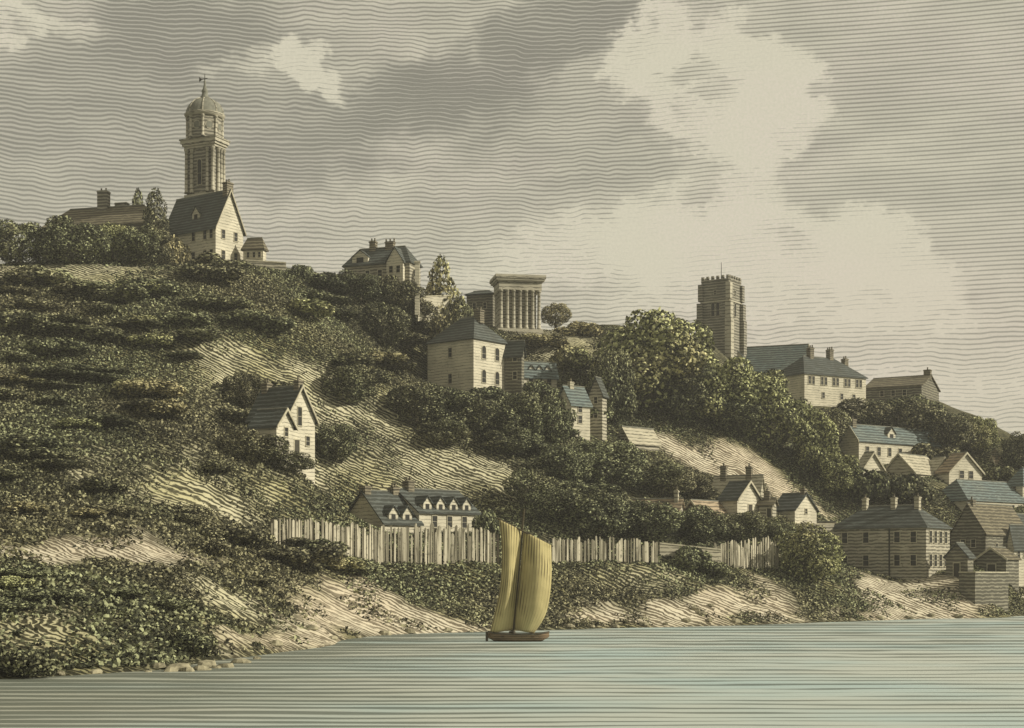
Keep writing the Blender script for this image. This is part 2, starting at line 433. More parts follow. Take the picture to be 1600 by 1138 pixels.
# ------------------------------------------------------------------ buildings
def window(root, sp_, face, s, zc, w, h, arched=False, frame='trim', name='window', bars=True):
    """opening with a proud frame, a sill and a dark pane; s runs 0..1 from the left of the face"""
    L, W = sp_['L'], sp_['W']
    def P(a, z, out):
        return (a, -W/2-out, z) if face == 'F' else (L/2+out, a, z)
    a0 = (-L/2+s*L) if face == 'F' else (-W/2+s*W)
    def bx(mb, a1, a2, z1, z2, o1, o2):
        p, q = P(a1, z1, o1), P(a2, z2, o2)
        return mb.box(min(p[0], q[0]), max(p[0], q[0]), min(p[1], q[1]), max(p[1], q[1]), z1, z2)
    t = .09; f = MB()
    bx(f, a0-w/2-t, a0-w/2, zc-h/2, zc+h/2, -.03, .09); bx(f, a0+w/2, a0+w/2+t, zc-h/2, zc+h/2, -.03, .09)
    bx(f, a0-w/2-t-.05, a0+w/2+t+.05, zc-h/2-.12, zc-h/2, -.03, .14)
    if arched:
        n_ = 8; pts_o, pts_i = [], []
        for k in range(n_+1):
            th = PI*k/n_; pts_i.append((a0+math.cos(th)*w/2, zc+h/2+math.sin(th)*w/2)); pts_o.append((a0+math.cos(th)*(w/2+t), zc+h/2+math.sin(th)*(w/2+t)))
        for k in range(n_):
            q4 = [pts_i[k], pts_i[k+1], pts_o[k+1], pts_o[k]]
            vs = [P(a, z, -.03) for a, z in q4]+[P(a, z, .09) for a, z in q4]
            f.add(vs, [(0,1,2,3),(4,7,6,5),(0,4,5,1),(1,5,6,2),(2,6,7,3),(3,7,4,0)])
    else:
        bx(f, a0-w/2-t, a0+w/2+t, zc+h/2, zc+h/2+t, -.03, .10)
    if bars:
        bx(f, a0-w/2, a0+w/2, zc-.025, zc+.025, .03, .06)
    fo = f.build(name, M[frame], root)
    g = MB(); bx(g, a0-w/2, a0+w/2, zc-h/2, zc+h/2, -.02, .025)
    if arched:
        vs = [P(a, z, .022) for a, z in pts_i]; g.add(vs, [tuple(range(len(vs)))])
    g.build('pane', M['pane'], fo)
    return fo
def chimney(root, sp_, fx, fy, z0, z1, w=.9, dpt=None, pots=2, mat='brick'):
    L, W = sp_['L'], sp_['W']; x = -L/2+fx*L; y = -W/2+fy*W; dpt = dpt or w
    b = MB().box(x-w/2, x+w/2, y-dpt/2, y+dpt/2, z0, z1)
    b.box(x-w/2-.1, x+w/2+.1, y-dpt/2-.1, y+dpt/2+.1, z1-.3, z1-.12)
    o = b.build('chimney', M[mat], root)
    if pots:
        for k in range(pots):
            cx = x+(k-(pots-1)/2)*w*.5
            MB().lathe([(.17, z1-.02), (.14, z1+.5), (.17, z1+.55)], 8, (cx, y)).build('chimney_pot', M['brick'], o)
    return o
def dormer(root, sp_, face, s, z0, w, h, depth, roof='slate', inset=.6):
    L, W = sp_['L'], sp_['W']
    def P(a, z, out): return (a, -W/2-out, z) if face == 'F' else (L/2+out, a, z)
    a0 = (-L/2+s*L) if face == 'F' else (-W/2+s*W)
    poly = [(-w/2, 0), (w/2, 0), (w/2, h*.55), (0, h), (-w/2, h*.55)]
    vs = [P(a0+a, z0+z, -inset) for a, z in poly]+[P(a0+a, z0+z, -inset-depth) for a, z in poly]
    n_ = 5; fs = [(0,1,2,3,4), (9,8,7,6,5)]+[(i, (i+1) % n_, n_+(i+1) % n_, n_+i) for i in range(n_)]
    d = MB().add(vs, fs).build('dormer', M['plaster'], root)
    o = .15; ch = [(-w/2-o, h*.55-o*.8), (0, h+.02), (w/2+o, h*.55-o*.8), (w/2+o, h*.55-o*.8+.16), (0, h+.2), (-w/2-o, h*.55-o*.8+.16)]
    vs = [P(a0+a, z0+z, -inset+.2) for a, z in ch]+[P(a0+a, z0+z, -inset-depth-.3) for a, z in ch]
    fs = [(0,1,4,5), (1,2,3,4), (6,11,10,7), (7,10,9,8)]+[(i, (i+1) % 6, 6+(i+1) % 6, 6+i) for i in range(6)]
    MB().add(vs, fs).build('dormer_roof', M[roof], d)
    vs = [P(a0+a*w, z0+z*h, -inset+.03) for a, z in ((-.22, .12), (.22, .12), (.22, .52), (-.22, .52))]
    vs += [P(a0+a*w, z0+z*h, -inset-.02) for a, z in ((-.22, .12), (.22, .12), (.22, .52), (-.22, .52))]
    MB().add(vs, [(0,1,2,3), (4,7,6,5), (0,4,5,1), (1,5,6,2), (2,6,7,3), (3,7,4,0)]).build('pane', M['pane'], d)
    return d
def house(key, name, label, eave, ridge, axis='x', hip=False, wall='plaster', roof='slate', front=None, over=.35, base_drop=4.0, verge=False, cat='house', taper=None):
    """walls + roof; local x runs along the left (front) face, local y along the right face"""
    q = SP[key]; L, W, d = q['L'], q['W'], q['d']; z0 = q['ctr'].z
    root = empty(name, q['ctr'], -q['a']); tag(root, label, cat)
    H = zat(eave, d)-z0; dm = d+(W/2 if axis == 'x' else L/2)*.6
    R = zat(ridge, dm)-z0; q['H'], q['R'] = H, R
    w = MB(); x0, x1, y0, y1 = -L/2, L/2, -W/2, W/2; zb = -base_drop
    if hip:
        w.add([(x0,y0,zb),(x1,y0,zb),(x1,y1,zb),(x0,y1,zb),(x0,y0,H),(x1,y0,H),(x1,y1,H),(x0,y1,H)],
              [(0,1,5,4),(1,2,6,5),(2,3,7,6),(3,0,4,7)])
        w.build('wall', M[wall], root)
        o = over; X0, X1, Y0, Y1 = x0-o, x1+o, y0-o, y1+o; k = taper if taper is not None else .5
        if axis == 'x':
            i = min((Y1-Y0)*k, (X1-X0)*.48); r0, r1 = (X0+i, 0, R), (X1-i, 0, R)
            top = [(0,1,5,4),(1,2,5),(2,3,4,5),(3,0,4)]
        else:
            i = min((X1-X0)*k, (Y1-Y0)*.48); r0, r1 = (0, Y0+i, R), (0, Y1-i, R)
            top = [(0,1,4),(1,2,5,4),(2,3,5),(3,0,4,5)]
        vs = [(X0,Y0,H),(X1,Y0,H),(X1,Y1,H),(X0,Y1,H), r0, r1]
        vs += [(X0,Y0,H-.18),(X1,Y0,H-.18),(X1,Y1,H-.18),(X0,Y1,H-.18)]
        ro = MB().add(vs, top+[(6,7,1,0),(7,8,2,1),(8,9,3,2),(9,6,0,3),(9,8,7,6)]).build('roof', M[roof], root)
        MB().tube(r0, r1, .13, .13, 6).build('ridge', M['lead'], ro)
    else:
        if axis == 'x':
            w.add([(x0,y0,zb),(x1,y0,zb),(x1,y1,zb),(x0,y1,zb),(x0,y0,H),(x1,y0,H),(x1,y1,H),(x0,y1,H),(x0,0,R),(x1,0,R)],
                  [(0,1,5,4),(2,3,7,6),(1,2,6,9,5),(3,0,4,8,7)])
            hw, a0, a1, ax = W/2, x0, x1, 'x'
        else:
            w.add([(x0,y0,zb),(x1,y0,zb),(x1,y1,zb),(x0,y1,zb),(x0,y0,H),(x1,y0,H),(x1,y1,H),(x0,y1,H),(0,y0,R),(0,y1,R)],
                  [(0,1,5,8,4),(2,3,7,9,6),(1,2,6,5),(3,0,4,7)])
            hw, a0, a1, ax = L/2, y0, y1, 'y'
        w.build('wall', M[wall], root)
        sl = (R-H)/hw; t = .22; o = over
        ch = [(-hw-o, H-o*sl), (0, R), (hw+o, H-o*sl), (hw+o, H-o*sl+t), (0, R+t), (-hw-o, H-o*sl+t)]
        n_ = 6; g = lambda p, a: (a, p[0], p[1]) if ax == 'x' else (p[0], a, p[1])
        vs = [g(p, a0-o) for p in ch]+[g(p, a1+o) for p in ch]
        fs = [(0,1,4,5), (1,2,3,4), (6,11,10,7), (7,10,9,8)]+[(i, (i+1) % 6, 6+(i+1) % 6, 6+i) for i in range(6)]
        ro = MB().add(vs, fs).build('roof', M[roof], root)
        MB().tube(g((0, R+t), a0-o), g((0, R+t), a1+o), .12, .12, 6).build('ridge', M['lead'], ro)
        if verge:
            for e, sgn in ((a1+o, 1), (a0-o, -1)):
                if (ax == 'x') != (sgn == 1): continue
                c2 = [(-hw-o-.02, H-o*sl-.12), (0, R-.14), (hw+o+.02, H-o*sl-.12), (hw+o+.02, H-o*sl+t+.04), (0, R+t+.05), (-hw-o-.02, H-o*sl+t+.04)]
                vs = [g(p, e+.01*sgn) for p in c2]+[g(p, e+.13*sgn) for p in c2]
                MB().add(vs, fs).build('bargeboard', M['trim'], ro)
    q['root'] = root; q['roof'] = ro
    return root, q
def rows(root, q, face, ss, zs, w, h, **k):
    for z in zs:
        for s in ss: window(root, q, face, s, z*q['H'], w, h, **k)
def door(root, q, face, s, w, h):
    L, W = q['L'], q['W']; a0 = (-L/2+s*L) if face == 'F' else (-W/2+s*W)
    def bx(mb, a1, a2, z1, z2, o1, o2):
        if face == 'F': return mb.box(a1, a2, -W/2-o2, -W/2-o1, z1, z2)
        return mb.box(L/2+o1, L/2+o2, a1, a2, z1, z2)
    f = bx(MB(), a0-w/2, a0+w/2, -.5, h, -.02, .04).build('door', M['door'], root)
    m_ = MB(); bx(m_, a0-w/2-.12, a0-w/2, -.5, h, -.03, .1); bx(m_, a0+w/2, a0+w/2+.12, -.5, h, -.03, .1); bx(m_, a0-w/2-.12, a0+w/2+.12, h, h+.14, -.03, .11)
    m_.build('door_frame', M['trim'], f)

# hill-top hall beside the domed tower
r, q = house('hall', 'gabled_house', 'tall two-storey gabled house standing below the domed tower', 352, 297, roof='slate', verge=True)
rows(r, q, 'F', (.58, .80, .92), (.22, .78), .75, 1.5); rows(r, q, 'R', (.27, .72), (.22, .80), .8, 1.5)
dormer(r, q, 'F', .55, q['H']+1.3, 1.8, 2.8, 2.2, inset=.9)
chimney(q['roof'], q, .97, .5, q['R']-1.0, q['R']+1.5, 1.1, 1.5, 2)
r, q = house('longroof', 'low_range', 'long low building with hipped dark roof at far left hilltop', 347, 316, hip=True, wall='dark_wall', roof='brown')
chimney(q['roof'], q, .47, .5, q['R']-1.2, q['R']+3.0, 1.9, 1.5, 2, 'stone')
chimney(q['roof'], q, .60, .7, q['R']-1.2, q['R']+1.0, 2.4, 1.0, 0, 'stone')
rows(r, q, 'F', (.2, .4, .6, .8), (.5,), .8, 1.2)
r, q = house('annex', 'small_outhouse', 'small outhouse with three windows right of the tall gabled house', 389, 371, hip=True, roof='brown', taper=.35)
rows(r, q, 'F', (.25, .55, .82), (.62,), .45, .9)
# domed tower
q = SP['tower']; L, W, d = q['L'], q['W'], q['d']; z0 = q['ctr'].z
q['H'] = zat(228, d)-z0; H = q['H']
t = empty('domed_tower', q['ctr'], -q['a']); tag(t, 'tall classical tower with columns, dome and weathervane on the hilltop', 'tower')
hz = lambda py: zat(py, d)-z0
MB().box(-L/2+.25, L/2-.25, -W/2+.25, W/2-.25, -3, H).build('shaft', M['stone'], t)
MB().box(-L/2-.12, L/2+.12, -W/2-.12, W/2+.12, -3, hz(300)).build('plinth', M['dressed'], t)
co = MB()
for a, b, o in ((H, H+.45, .1), (H+.45, H+.9, .38), (H+.9, H+1.5, .62), (H+1.5, H+1.75, .78)):
    co.box(-L/2-o, L/2+o, -W/2-o, W/2+o, a+.002, b)
co.build('cornice', M['dressed'], t)
def column(root, x, y, za, zb, r_, mat='dressed'):
    m_ = MB().lathe([(r_*1.25, za), (r_*1.25, za+.3), (r_, za+.4), (r_*.85, zb-.5), (r_*1.1, zb-.45), (r_*1.35, zb-.15), (r_*1.35, zb)], 12, (x, y))
    return m_.build('column', M[mat], root)
zc0 = hz(298)
for x in (-L/2+.35, -L/2+1.5, L/2-1.5, L/2-.35): column(t, x, -W/2-.02, zc0, H, .34)
for k in range(3): column(t, L/2+.02, -W/2+.35+(k+1)*(W-.7)/3, zc0, H, .34)
window(t, q, 'F', .5, hz(268), .9, 4.2, arched=True); window(t, q, 'R', .5, hz(268), .8, 4.2, arched=True)
rd = 3.2; zb, zt = H+1.75, hz(179)
MB().lathe([(rd, zb), (rd, zt)], 8, ang=PI/8+.1, smooth=False).build('belfry', M['stone'], t)
for k in range(8):
    th = PI/8+.1+2*PI*k/8
    MB().lathe([(.34, zb), (.34, zb+.3), (.26, zb+.35), (.24, zt-.3), (.34, zt-.2), (.34, zt)], 8, (math.cos(th)*rd, math.sin(th)*rd)).build('pilaster', M['dressed'], t)
for k in range(8):
    th = .1+2*PI*(k+.0)/8+PI/4; ap = rd*math.cos(PI/8)+.03
    c_, s_ = math.cos(th), math.sin(th); zm = (zb+zt)/2+.2; m_ = 20
    for nm, r_, o_, mt in (('dial_rim', .78, .06, 'dressed'), ('dial', .62, .09, 'lead')):
        pts = [(r_*math.cos(2*PI*u/m_), r_*math.sin(2*PI*u/m_)) for u in range(m_)]
        vs = [(c_*(ap+o_)-s_*a, s_*(ap+o_)+c_*a, zm+z) for a, z in pts]+[(c_*(ap-.1)-s_*a, s_*(ap-.1)+c_*a, zm+z) for a, z in pts]
        MB().add(vs, [tuple(range(m_)), tuple(range(m_, 2*m_))[::-1]]+[(i, (i+1) % m_, m_+(i+1) % m_, m_+i) for i in range(m_)]).build(nm, M[mt], t)
MB().lathe([(rd+.1, zt+.002), (rd+.45, zt+.3), (rd+.55, zt+.6), (rd+.15, zt+.75)], 24).build('belfry_cornice', M['dressed'], t)
zd = hz(147); prof = [(rd+.2, zt+.7)]
for k in range(1, 9):
    u = k/8*PI/2*.93; prof.append(((rd+.2)*math.cos(u), zt+.75+(zd-zt-.75)*math.sin(u)/math.sin(PI/2*.93)))
dm = MB().lathe(prof, 24).build('dome', M['lead'], t)
for k in range(8):
    th = PI/8+.1+2*PI*k/8; m_ = MB()
    for (r0, za), (r1, zb_) in zip(prof, prof[1:]):
        m_.tube((math.cos(th)*(r0+.02), math.sin(th)*(r0+.02), za), (math.cos(th)*(r1+.02), math.sin(th)*(r1+.02), zb_), .1, .1, 6)
    m_.build('rib', M['dressed'], dm)
MB().lathe([(.85, zd-.15), (.95, zd+.1), (.6, zd+.5), (.5, zd+1.1), (.62, zd+1.25), (.3, zd+2.0), (.16, zd+2.9), (.26, zd+3.1), (.1, zd+3.35)], 14).build('lantern', M['lead'], t)
zs_ = hz(108)
va = MB().tube((0, 0, zd+3.2), (0, 0, zs_), .09, .05, 6)
va.box(-1.2, .6, -.04, .04, zs_-1.0, zs_-.85); va.add([(-1.25, 0, zs_-.45), (-1.25, 0, zs_-1.4), (-.55, .05, zs_-.93), (-.55, -.05, zs_-.93)], [(0,1,2), (1,0,3), (0,2,3), (1,3,2)])
va.build('weathervane', M['iron'], t)
# villa
r, q = house('villa', 'hilltop_villa', 'hipped villa with two chimneys and small gables on the ridge', 409, 382, hip=True, wall='wall', roof='slate', taper=.4)
chimney(q['roof'], q, .36, .5, q['R']-1.2, q['R']+1.3, 1.2, 1.0, 2); chimney(q['roof'], q, .62, .5, q['R']-1.2, q['R']+1.0, 1.6, 1.0, 3)
L, W, H = q['L'], q['W'], q['H']
g = MB(); xa, xb = -L/2+.68*L, -L/2+.93*L; xm = (xa+xb)/2; hp = H+2.6
g.add([(xa,-W/2-.9,-4),(xb,-W/2-.9,-4),(xb,-W/2+2.5,-4),(xa,-W/2+2.5,-4),(xa,-W/2-.9,H),(xb,-W/2-.9,H),(xb,-W/2+2.5,H),(xa,-W/2+2.5,H),(xm,-W/2-.9,hp),(xm,-W/2+2.5,hp)],
      [(0,1,5,8,4),(1,2,6,5),(3,0,4,7),(2,3,7,9,6)])
bay = g.build('gabled_bay', M['plaster'], r)
ch = [(xa-.3, H-.3), (xm, hp), (xb+.3, H-.3), (xb+.3, H-.1), (xm, hp+.25), (xa-.3, H-.1)]
vs = [(a, -W/2-1.15, z) for a, z in ch]+[(a, -W/2+2.6, z) for a, z in ch]
MB().add(vs, [(0,1,4,5), (1,2,3,4), (6,11,10,7), (7,10,9,8)]+[(i, (i+1) % 6, 6+(i+1) % 6, 6+i) for i in range(6)]).build('bay_roof', M['slate'], bay)
qb = dict(L=L, W=W+1.8)
window(r, qb, 'F', .75, H*.68, .7, 1.2); window(r, qb, 'F', .86, H*.68, .7, 1.2)
dormer(r, q, 'F', .24, H+.1, 3.2, 2.6, 2.2, inset=.1)
rows(r, q, 'F', (.12, .36, .55), (.6,), .8, 1.2)
rows(r, q, 'R', (.4,), (.6,), .8, 1.3)
# temple
q = SP['temple']; L, W, d = q['L'], q['W'], q['d']; z0 = q['ctr'].z; hz = lambda py: zat(py, d)-z0
t = empty('columned_temple', q['ctr'], -q['a']); tag(t, 'square columned temple with heavy entablature on the ridge', 'temple')
zc = hz(452); zt = hz(429)
MB().box(-L/2-.3, L/2+.3, -W/2-.3, W/2+.3, -5, .5).build('stylobate', M['dressed'], t)
MB().box(-L/2+.9, L/2-.9, -W/2+.9, W/2-.9, .5, zc).build('cella', M['wall'], t)
for k in range(7): column(t, L/2-.42, -W/2+.42+k*(W-.84)/6, .502, zc, .36)
for k in range(1, 5): column(t, L/2-.42-k*(L-.84)/4, -W/2+.42, .502, zc, .36)
en = MB().box(-L/2-.05, L/2+.05, -W/2-.05, W/2+.05, zc+.002, zc+1.5)
en.build('frieze', M['dressed'], t)
cn = MB()
for a, b, o in ((zc+1.502, zc+1.8, .25), (zc+1.802, zc+2.2, .6), (zc+2.202, zt, .8)): cn.box(-L/2-o, L/2+o, -W/2-o, W/2+o, a, b)
cn.build('cornice', M['dressed'], t)
r, q = house('templeannex', 'low_block', 'low parapeted stone block behind the temple on its left', 458, 453, hip=True, wall='dark_wall', roof='slate')
rows(r, q, 'F', (.3, .7), (.6,), .7, 1.2)
# tall house below the temple
r, q = house('tall', 'tall_hipped_house', 'tall square house with dark hipped roof and arched windows mid hill', 528, 491, hip=True, roof='slate', taper=.42)
rows(r, q, 'F', (.5,), (.30, .78), .8, 1.6); rows(r, q, 'R', (.30, .70), (.30, .74), 1.0, 1.7, arched=True)
chimney(q['roof'], q, .72, .55, q['R']-1.2, q['R']+1.2, 1.5, 1.1, 2)
r, q = house('tallannex', 'side_house', 'narrow shaded house joined right of the tall hipped house', 550, 534, wall='dark_wall', roof='slate')
rows(r, q, 'F', (.6,), (.35, .85), .7, 1.3)
r, q = house('lowblue', 'low_blue_roofed_house', 'low white house with three windows and small dormers below the temple', 585, 566, axis='y', roof='blue')
rows(r, q, 'R', (.2, .48, .76), (.55,), .8, 1.5)
for s in (.25, .5, .75): dormer(r, q, 'R', s, q['H']+.1, 1.1, 1.6, 1.8, inset=.4)
r, q = house('pairblue', 'small_blue_roofed_house', 'small pale house with blue roof beside the big round trees', 630, 604, axis='y', roof='blue')
rows(r, q, 'R', (.45,), (.38, .80), .8, 1.2)
chimney(q['roof'], q, .5, .35, q['R']-.8, q['R']+.9, .8, .8, 1, 'lime')
r, q = house('pairdark', 'shaded_gabled_house', 'grey gabled house just right of the small blue roofed house', 614, 591, axis='y', wall='wall', roof='slate')
rows(r, q, 'F', (.5,), (.4, .8), .6, 1.1)
# gothic house on the slope
r, q = house('gothic', 'steep_gabled_house', 'pale house with steep gable and dark roof alone on the hillside', 652, 604, roof='slate', verge=True)
window(r, q, 'R', .46, q['H']*1.0+.3, .75, 2.4); door(r, q, 'R', .36, .9, 2.3)
window(r, q, 'R', .74, q['H']*.45, .7, 1.2); rows(r, q, 'F', (.3, .6), (.6,), .8, 1.3)
chimney(q['roof'], q, .10, .5, q['R']-2.0, q['R']+.9, 1.0, 1.0, 2); chimney(q['roof'], q, .94, .5, q['R']-.8, q['R']+.9, .9, .9, 1)
r2, q2 = house('gothicwing', 'wing', None, 664, 640, roof='slate', verge=True)
rows(r2, q2, 'R', (.55,), (.28, .78), .7, 1.1); rows(r2, q2, 'F', (.3, .7), (.5,), .7, 1.1)
def merge(a, b, name):
    """what stands in one piece is one thing: hand b's parts to a"""
    ma = Matrix.Translation(a.location) @ Matrix.Rotation(a.rotation_euler.z, 4, 'Z')
    mb = Matrix.Translation(b.location) @ Matrix.Rotation(b.rotation_euler.z, 4, 'Z')
    for ch_ in [o for o in bpy.data.objects if o.parent == b]:
        ch_.parent = a; ch_.matrix_local = ma.inverted() @ mb
    bpy.data.objects.remove(b)
merge(r, r2, 'wing')
# long cottage behind the palisade
r, q = house('cottageA', 'long_cottage', 'long cottage with dormers and dark gable behind the tall palisade', 817, 768, axis='y', wall='plaster', roof='slate')
for s in (.3, .68): dormer(r, q, 'R', s, q['H']+.05, 1.5, 2.2, 2.4, inset=.35)
chimney(q['roof'], q, .5, .06, q['R']-.8, q['R']+.8, 1.5, 1.0, 0); chimney(q['roof'], q, .5, .85, q['R']-.8, q['R']+.8, 1.3, 1.0, 2)
r2, q2 = house('cottageB', 'wing', None, 800, 765, axis='y', wall='plaster', roof='slate')
for s in (.16, .38, .60, .82): dormer(r2, q2, 'R', s, q2['H']+.1, 1.4, 2.0, 2.2, inset=.35)
rows(r2, q2, 'R', (.25, .5, .75), (.5,), .8, 1.5)
chimney(q2['roof'], q2, .5, .18, q2['R']-.8, q2['R']+1.3, 1.5, 1.0, 2)
merge(r, r2, 'wing')
# riverside
r, q = house('river', 'riverside_house', 'large two-storey hipped house with eight front windows on the riverbank', 823, 788, hip=True, wall='wall', roof='slate', taper=.42)
rows(r, q, 'F', (.14, .37, .70, .87), (.27, .78), .95, 1.7); rows(r, q, 'R', (.18, .38, .60, .82), (.27, .78), 1.0, 1.9)
for fx in (.24, .55, .80): chimney(q['roof'], q, fx, .45, q['R']-1.4, q['R']+1.4, .8, .9, 1, 'lime')
L, W, H = q['L'], q['W'], q['H']
MB().box(.12*L-.12, .12*L+.12, -W/2-.12, -W/2+.05, -.5, H-.25).build('drainpipe', M['iron'], r)
r, q = house('quayhouse', 'quay_house', 'brown roofed gabled house right of the large riverside house', 832, 788, axis='y', wall='dark_wall', roof='brown')
rows(r, q, 'F', (.35, .65), (.7,), .8, 1.3); rows(r, q, 'R', (.25, .5, .75), (.6,), .8, 1.2)
chimney(q['roof'], q, .5, .08, q['R']-.8, q['R']+.8, 1.0, .9, 1)
r, q = house('shedA', 'gabled_shed', 'small dark gabled shed against the riverside house end wall', 869, 850, axis='y', wall='dark_wall', roof='slate'); door(r, q, 'F', .5, 1.0, 1.6)
r, q = house('shedB', 'boat_shed', 'low dark shed with pale roof edge above the quay wall', 873, 857, axis='y', wall='dark_wall', roof='brown', verge=True); door(r, q, 'F', .5, 1.4, 1.7)
r, q = house('narrow', 'narrow_quay_building', 'narrow pale building at the right edge beside the quay', 848, 822, axis='y', wall='plaster', roof='slate')
rows(r, q, 'R', (.15, .35), (.8,), .7, 1.2); rows(r, q, 'F', (.5,), (.8,), .6, 1.1)
r, q = house('bluerow', 'blue_roofed_row', 'long low row with pale blue roof above the quay', 781, 748, axis='y', hip=True, roof='blue', verge=True, taper=.3)
rows(r, q, 'R', (.06, .14, .22, .3, .38, .46, .54), (.5,), .9, 1.3)
r, q = house('cottageC', 'pale_gabled_cottage', 'pale cottage with two windows in its gable above the blue row', 737, 709, roof='pink', verge=True)
rows(r, q, 'R', (.38, .66), (.75,), 1.1, 1.4)
r, q = house('pavilion', 'pyramid_roofed_house', 'small house with steep blue pyramid roof at right edge', 758, 729, hip=True, roof='blue')
rows(r, q, 'F', (.5,), (.5,), .6, .8)
r, q = house('bluehouse', 'white_blue_roofed_house', 'white house with pale blue roof and dark gable chimney among trees', 687, 664, axis='y', roof='blue', verge=True)
rows(r, q, 'R', (.10, .24, .37, .50), (.55,), .9, 1.6); dormer(r, q, 'R', .42, q['H']+.2, 2.2, 2.6, 2.6, inset=.5)
chimney(q['roof'], q, .5, .03, q['R']-1.5, q['R']+1.2, 1.2, 1.0, 1)
r, q = house('gableA', 'little_pale_gable', 'little pale steep gable in front of the white blue roofed house', 742, 708, roof='lime', verge=True); window(r, q, 'R', .5, q['H']*.8, .6, .8)
r, q = house('gableB', 'grey_gabled_cottage', 'grey gabled cottage with pale side wall between bushes', 738, 710, axis='y', wall='lime', roof='lime', verge=True); rows(r, q, 'R', (.4, .7), (.5,), .7, .8)
r, q = house('townA', 'pink_roofed_house', 'house with faded pink roof just right of the pale gabled cottage', 739, 713, axis='y', wall='lime', roof='pink', verge=True)
rows(r, q, 'R', (.25, .55, .8), (.5,), .7, .9); chimney(q['roof'], q, .5, .1, q['R']-.6, q['R']+1.2, .8, .8, 1)
r, q = house('townC', 'slate_roofed_house', 'dark slate roofed house behind the low boat shed', 828, 804, axis='y', wall='wall', roof='slate', verge=True)
rows(r, q, 'R', (.2, .5, .8), (.5,), .8, 1.2); rows(r, q, 'F', (.5,), (.5,), .7, 1.1)
r, q = house('townD', 'low_brown_outbuilding', 'low brown roofed outbuilding behind the big round bush', 834, 817, wall='wall', roof='brown'); rows(r, q, 'F', (.3, .6), (.5,), .6, .7)
r, q = house('townE', 'tiny_lean_cottage', 'tiny cottage squeezed left of the pale gabled cottage', 734, 716, roof='lime', verge=True); window(r, q, 'R', .5, q['H']*.6, .6, .8)
# terrace row and church on the right ridge
r, q = house('row', 'terrace_row', 'white terrace with row of upper windows and slate roof', 583, 553, axis='y', hip=True, roof='slate', taper=.4)
for s in (.08, .14, .28, .34, .47, .53, .66, .72, .85, .91): window(r, q, 'R', s, q['H']*.80, .65, 1.6)
for s in (.3, .6, .8): window(r, q, 'R', s, q['H']*.36, .7, 1.2)
for fy in (.36, .68): chimney(q['roof'], q, .5, fy, q['R']-1.2, q['R']+1.9, 1.3, 1.0, 3)
chimney(q['roof'], q, .5, .93, q['R']-2.2, q['R']+.2, 1.2, 1.0, 2)
r, q = house('nave', 'stone_church', 'church with square battlemented tower and blue slate nave roof', 577, 538, roof='blue', wall='stone', cat='church', verge=True)
rows(r, q, 'F', (.3, .5, .7, .9), (.5,), .9, 1.6, arched=True)
dormer(r, q, 'F', .14, q['H']+1.2, 3.2, 4.0, 3.0, inset=.6, roof='blue')
q = SP['ctower']; L, W, d = q['L'], q['W'], q['d']; z0 = q['ctr'].z; hz = lambda py: zat(py, d)-z0
t = empty('church_tower', q['ctr'], -q['a']); H = hz(438)
MB().box(-L/2, L/2, -W/2, W/2, -6, H).build('tower', M['stone'], t)
MB().box(-L/2-.2, L/2+.2, -W/2-.2, W/2+.2, hz(470), hz(468)).build('string_course', M['dressed'], t)
b = MB()
for x0, x1, y0, y1, nn, ax in ((-L/2, L/2, -W/2-.15, -W/2+.35, 6, 'x'), (-L/2, L/2, W/2-.35, W/2+.15, 6, 'x'), (L/2-.35, L/2+.15, -W/2+.36, W/2-.36, 5, 'y'), (-L/2-.15, -L/2+.35, -W/2+.36, W/2-.36, 5, 'y')):
    b.box(x0, x1, y0, y1, H+.002, H+.5)
    for k in range(nn):
        if ax == 'x': w_ = (x1-x0)/(2*nn-1); b.box(x0+2*k*w_, x0+(2*k+1)*w_, y0+.02, y1-.02, H+.5, hz(429))
        else: w_ = (y1-y0)/(2*nn-1); b.box(x0+.02, x1-.02, y0+2*k*w_, y0+(2*k+1)*w_, H+.5, hz(429))
b.build('battlement', M['stone'], t)
for sx, sy in ((-1, -1), (1, -1), (1, 1), (-1, 1)):
    m_ = MB(); w_ = .55
    for za, zb, o in ((-6, hz(497), .42), (hz(497)+.002, hz(470)-.1, .26), (hz(468)+.1, hz(441), .05)):
        cx, cy = sx*L/2, sy*W/2; m_.box(cx-w_-(o if sx < 0 else 0)+.0, cx+w_+(o if sx > 0 else 0)-.0, cy-w_-(o if sy < 0 else 0), cy+w_+(o if sy > 0 else 0), za, zb)
    m_.build('buttress', M['dressed' if (sx, sy) == (1, -1) else 'stone'], t)  # near right corner gets paler stone so that side looks sunlit
q['H'] = H
for s in (.42, .60): window(t, q, 'F', s, hz(483), .8, 2.6, arched=True, frame='dressed')
for s in (.5,): window(t, q, 'R', s, hz(483), .8, 2.6, arched=True, frame='dressed')
window(t, q, 'F', .5, hz(455), .5, 1.0, frame='dressed'); window(t, q, 'R', .5, hz(455), .5, 1.0, frame='dressed')
MB().tube((0, 0, H-.2), (0, 0, hz(404)), .11, .06, 6).build('flagpole', M['iron'], t)
merge(r, t, 'tower')
r, q = house('longdark', 'long_dark_house', 'long dark house with end chimney at the right of the ridge', 602, 586, wall='dark_wall', roof='brown')
chimney(q['roof'], q, .95, .5, q['R']-1.0, q['R']+1.4, 1.5, 1.1, 1); rows(r, q, 'F', (.3, .5, .7), (.5,), .8, 1.2)
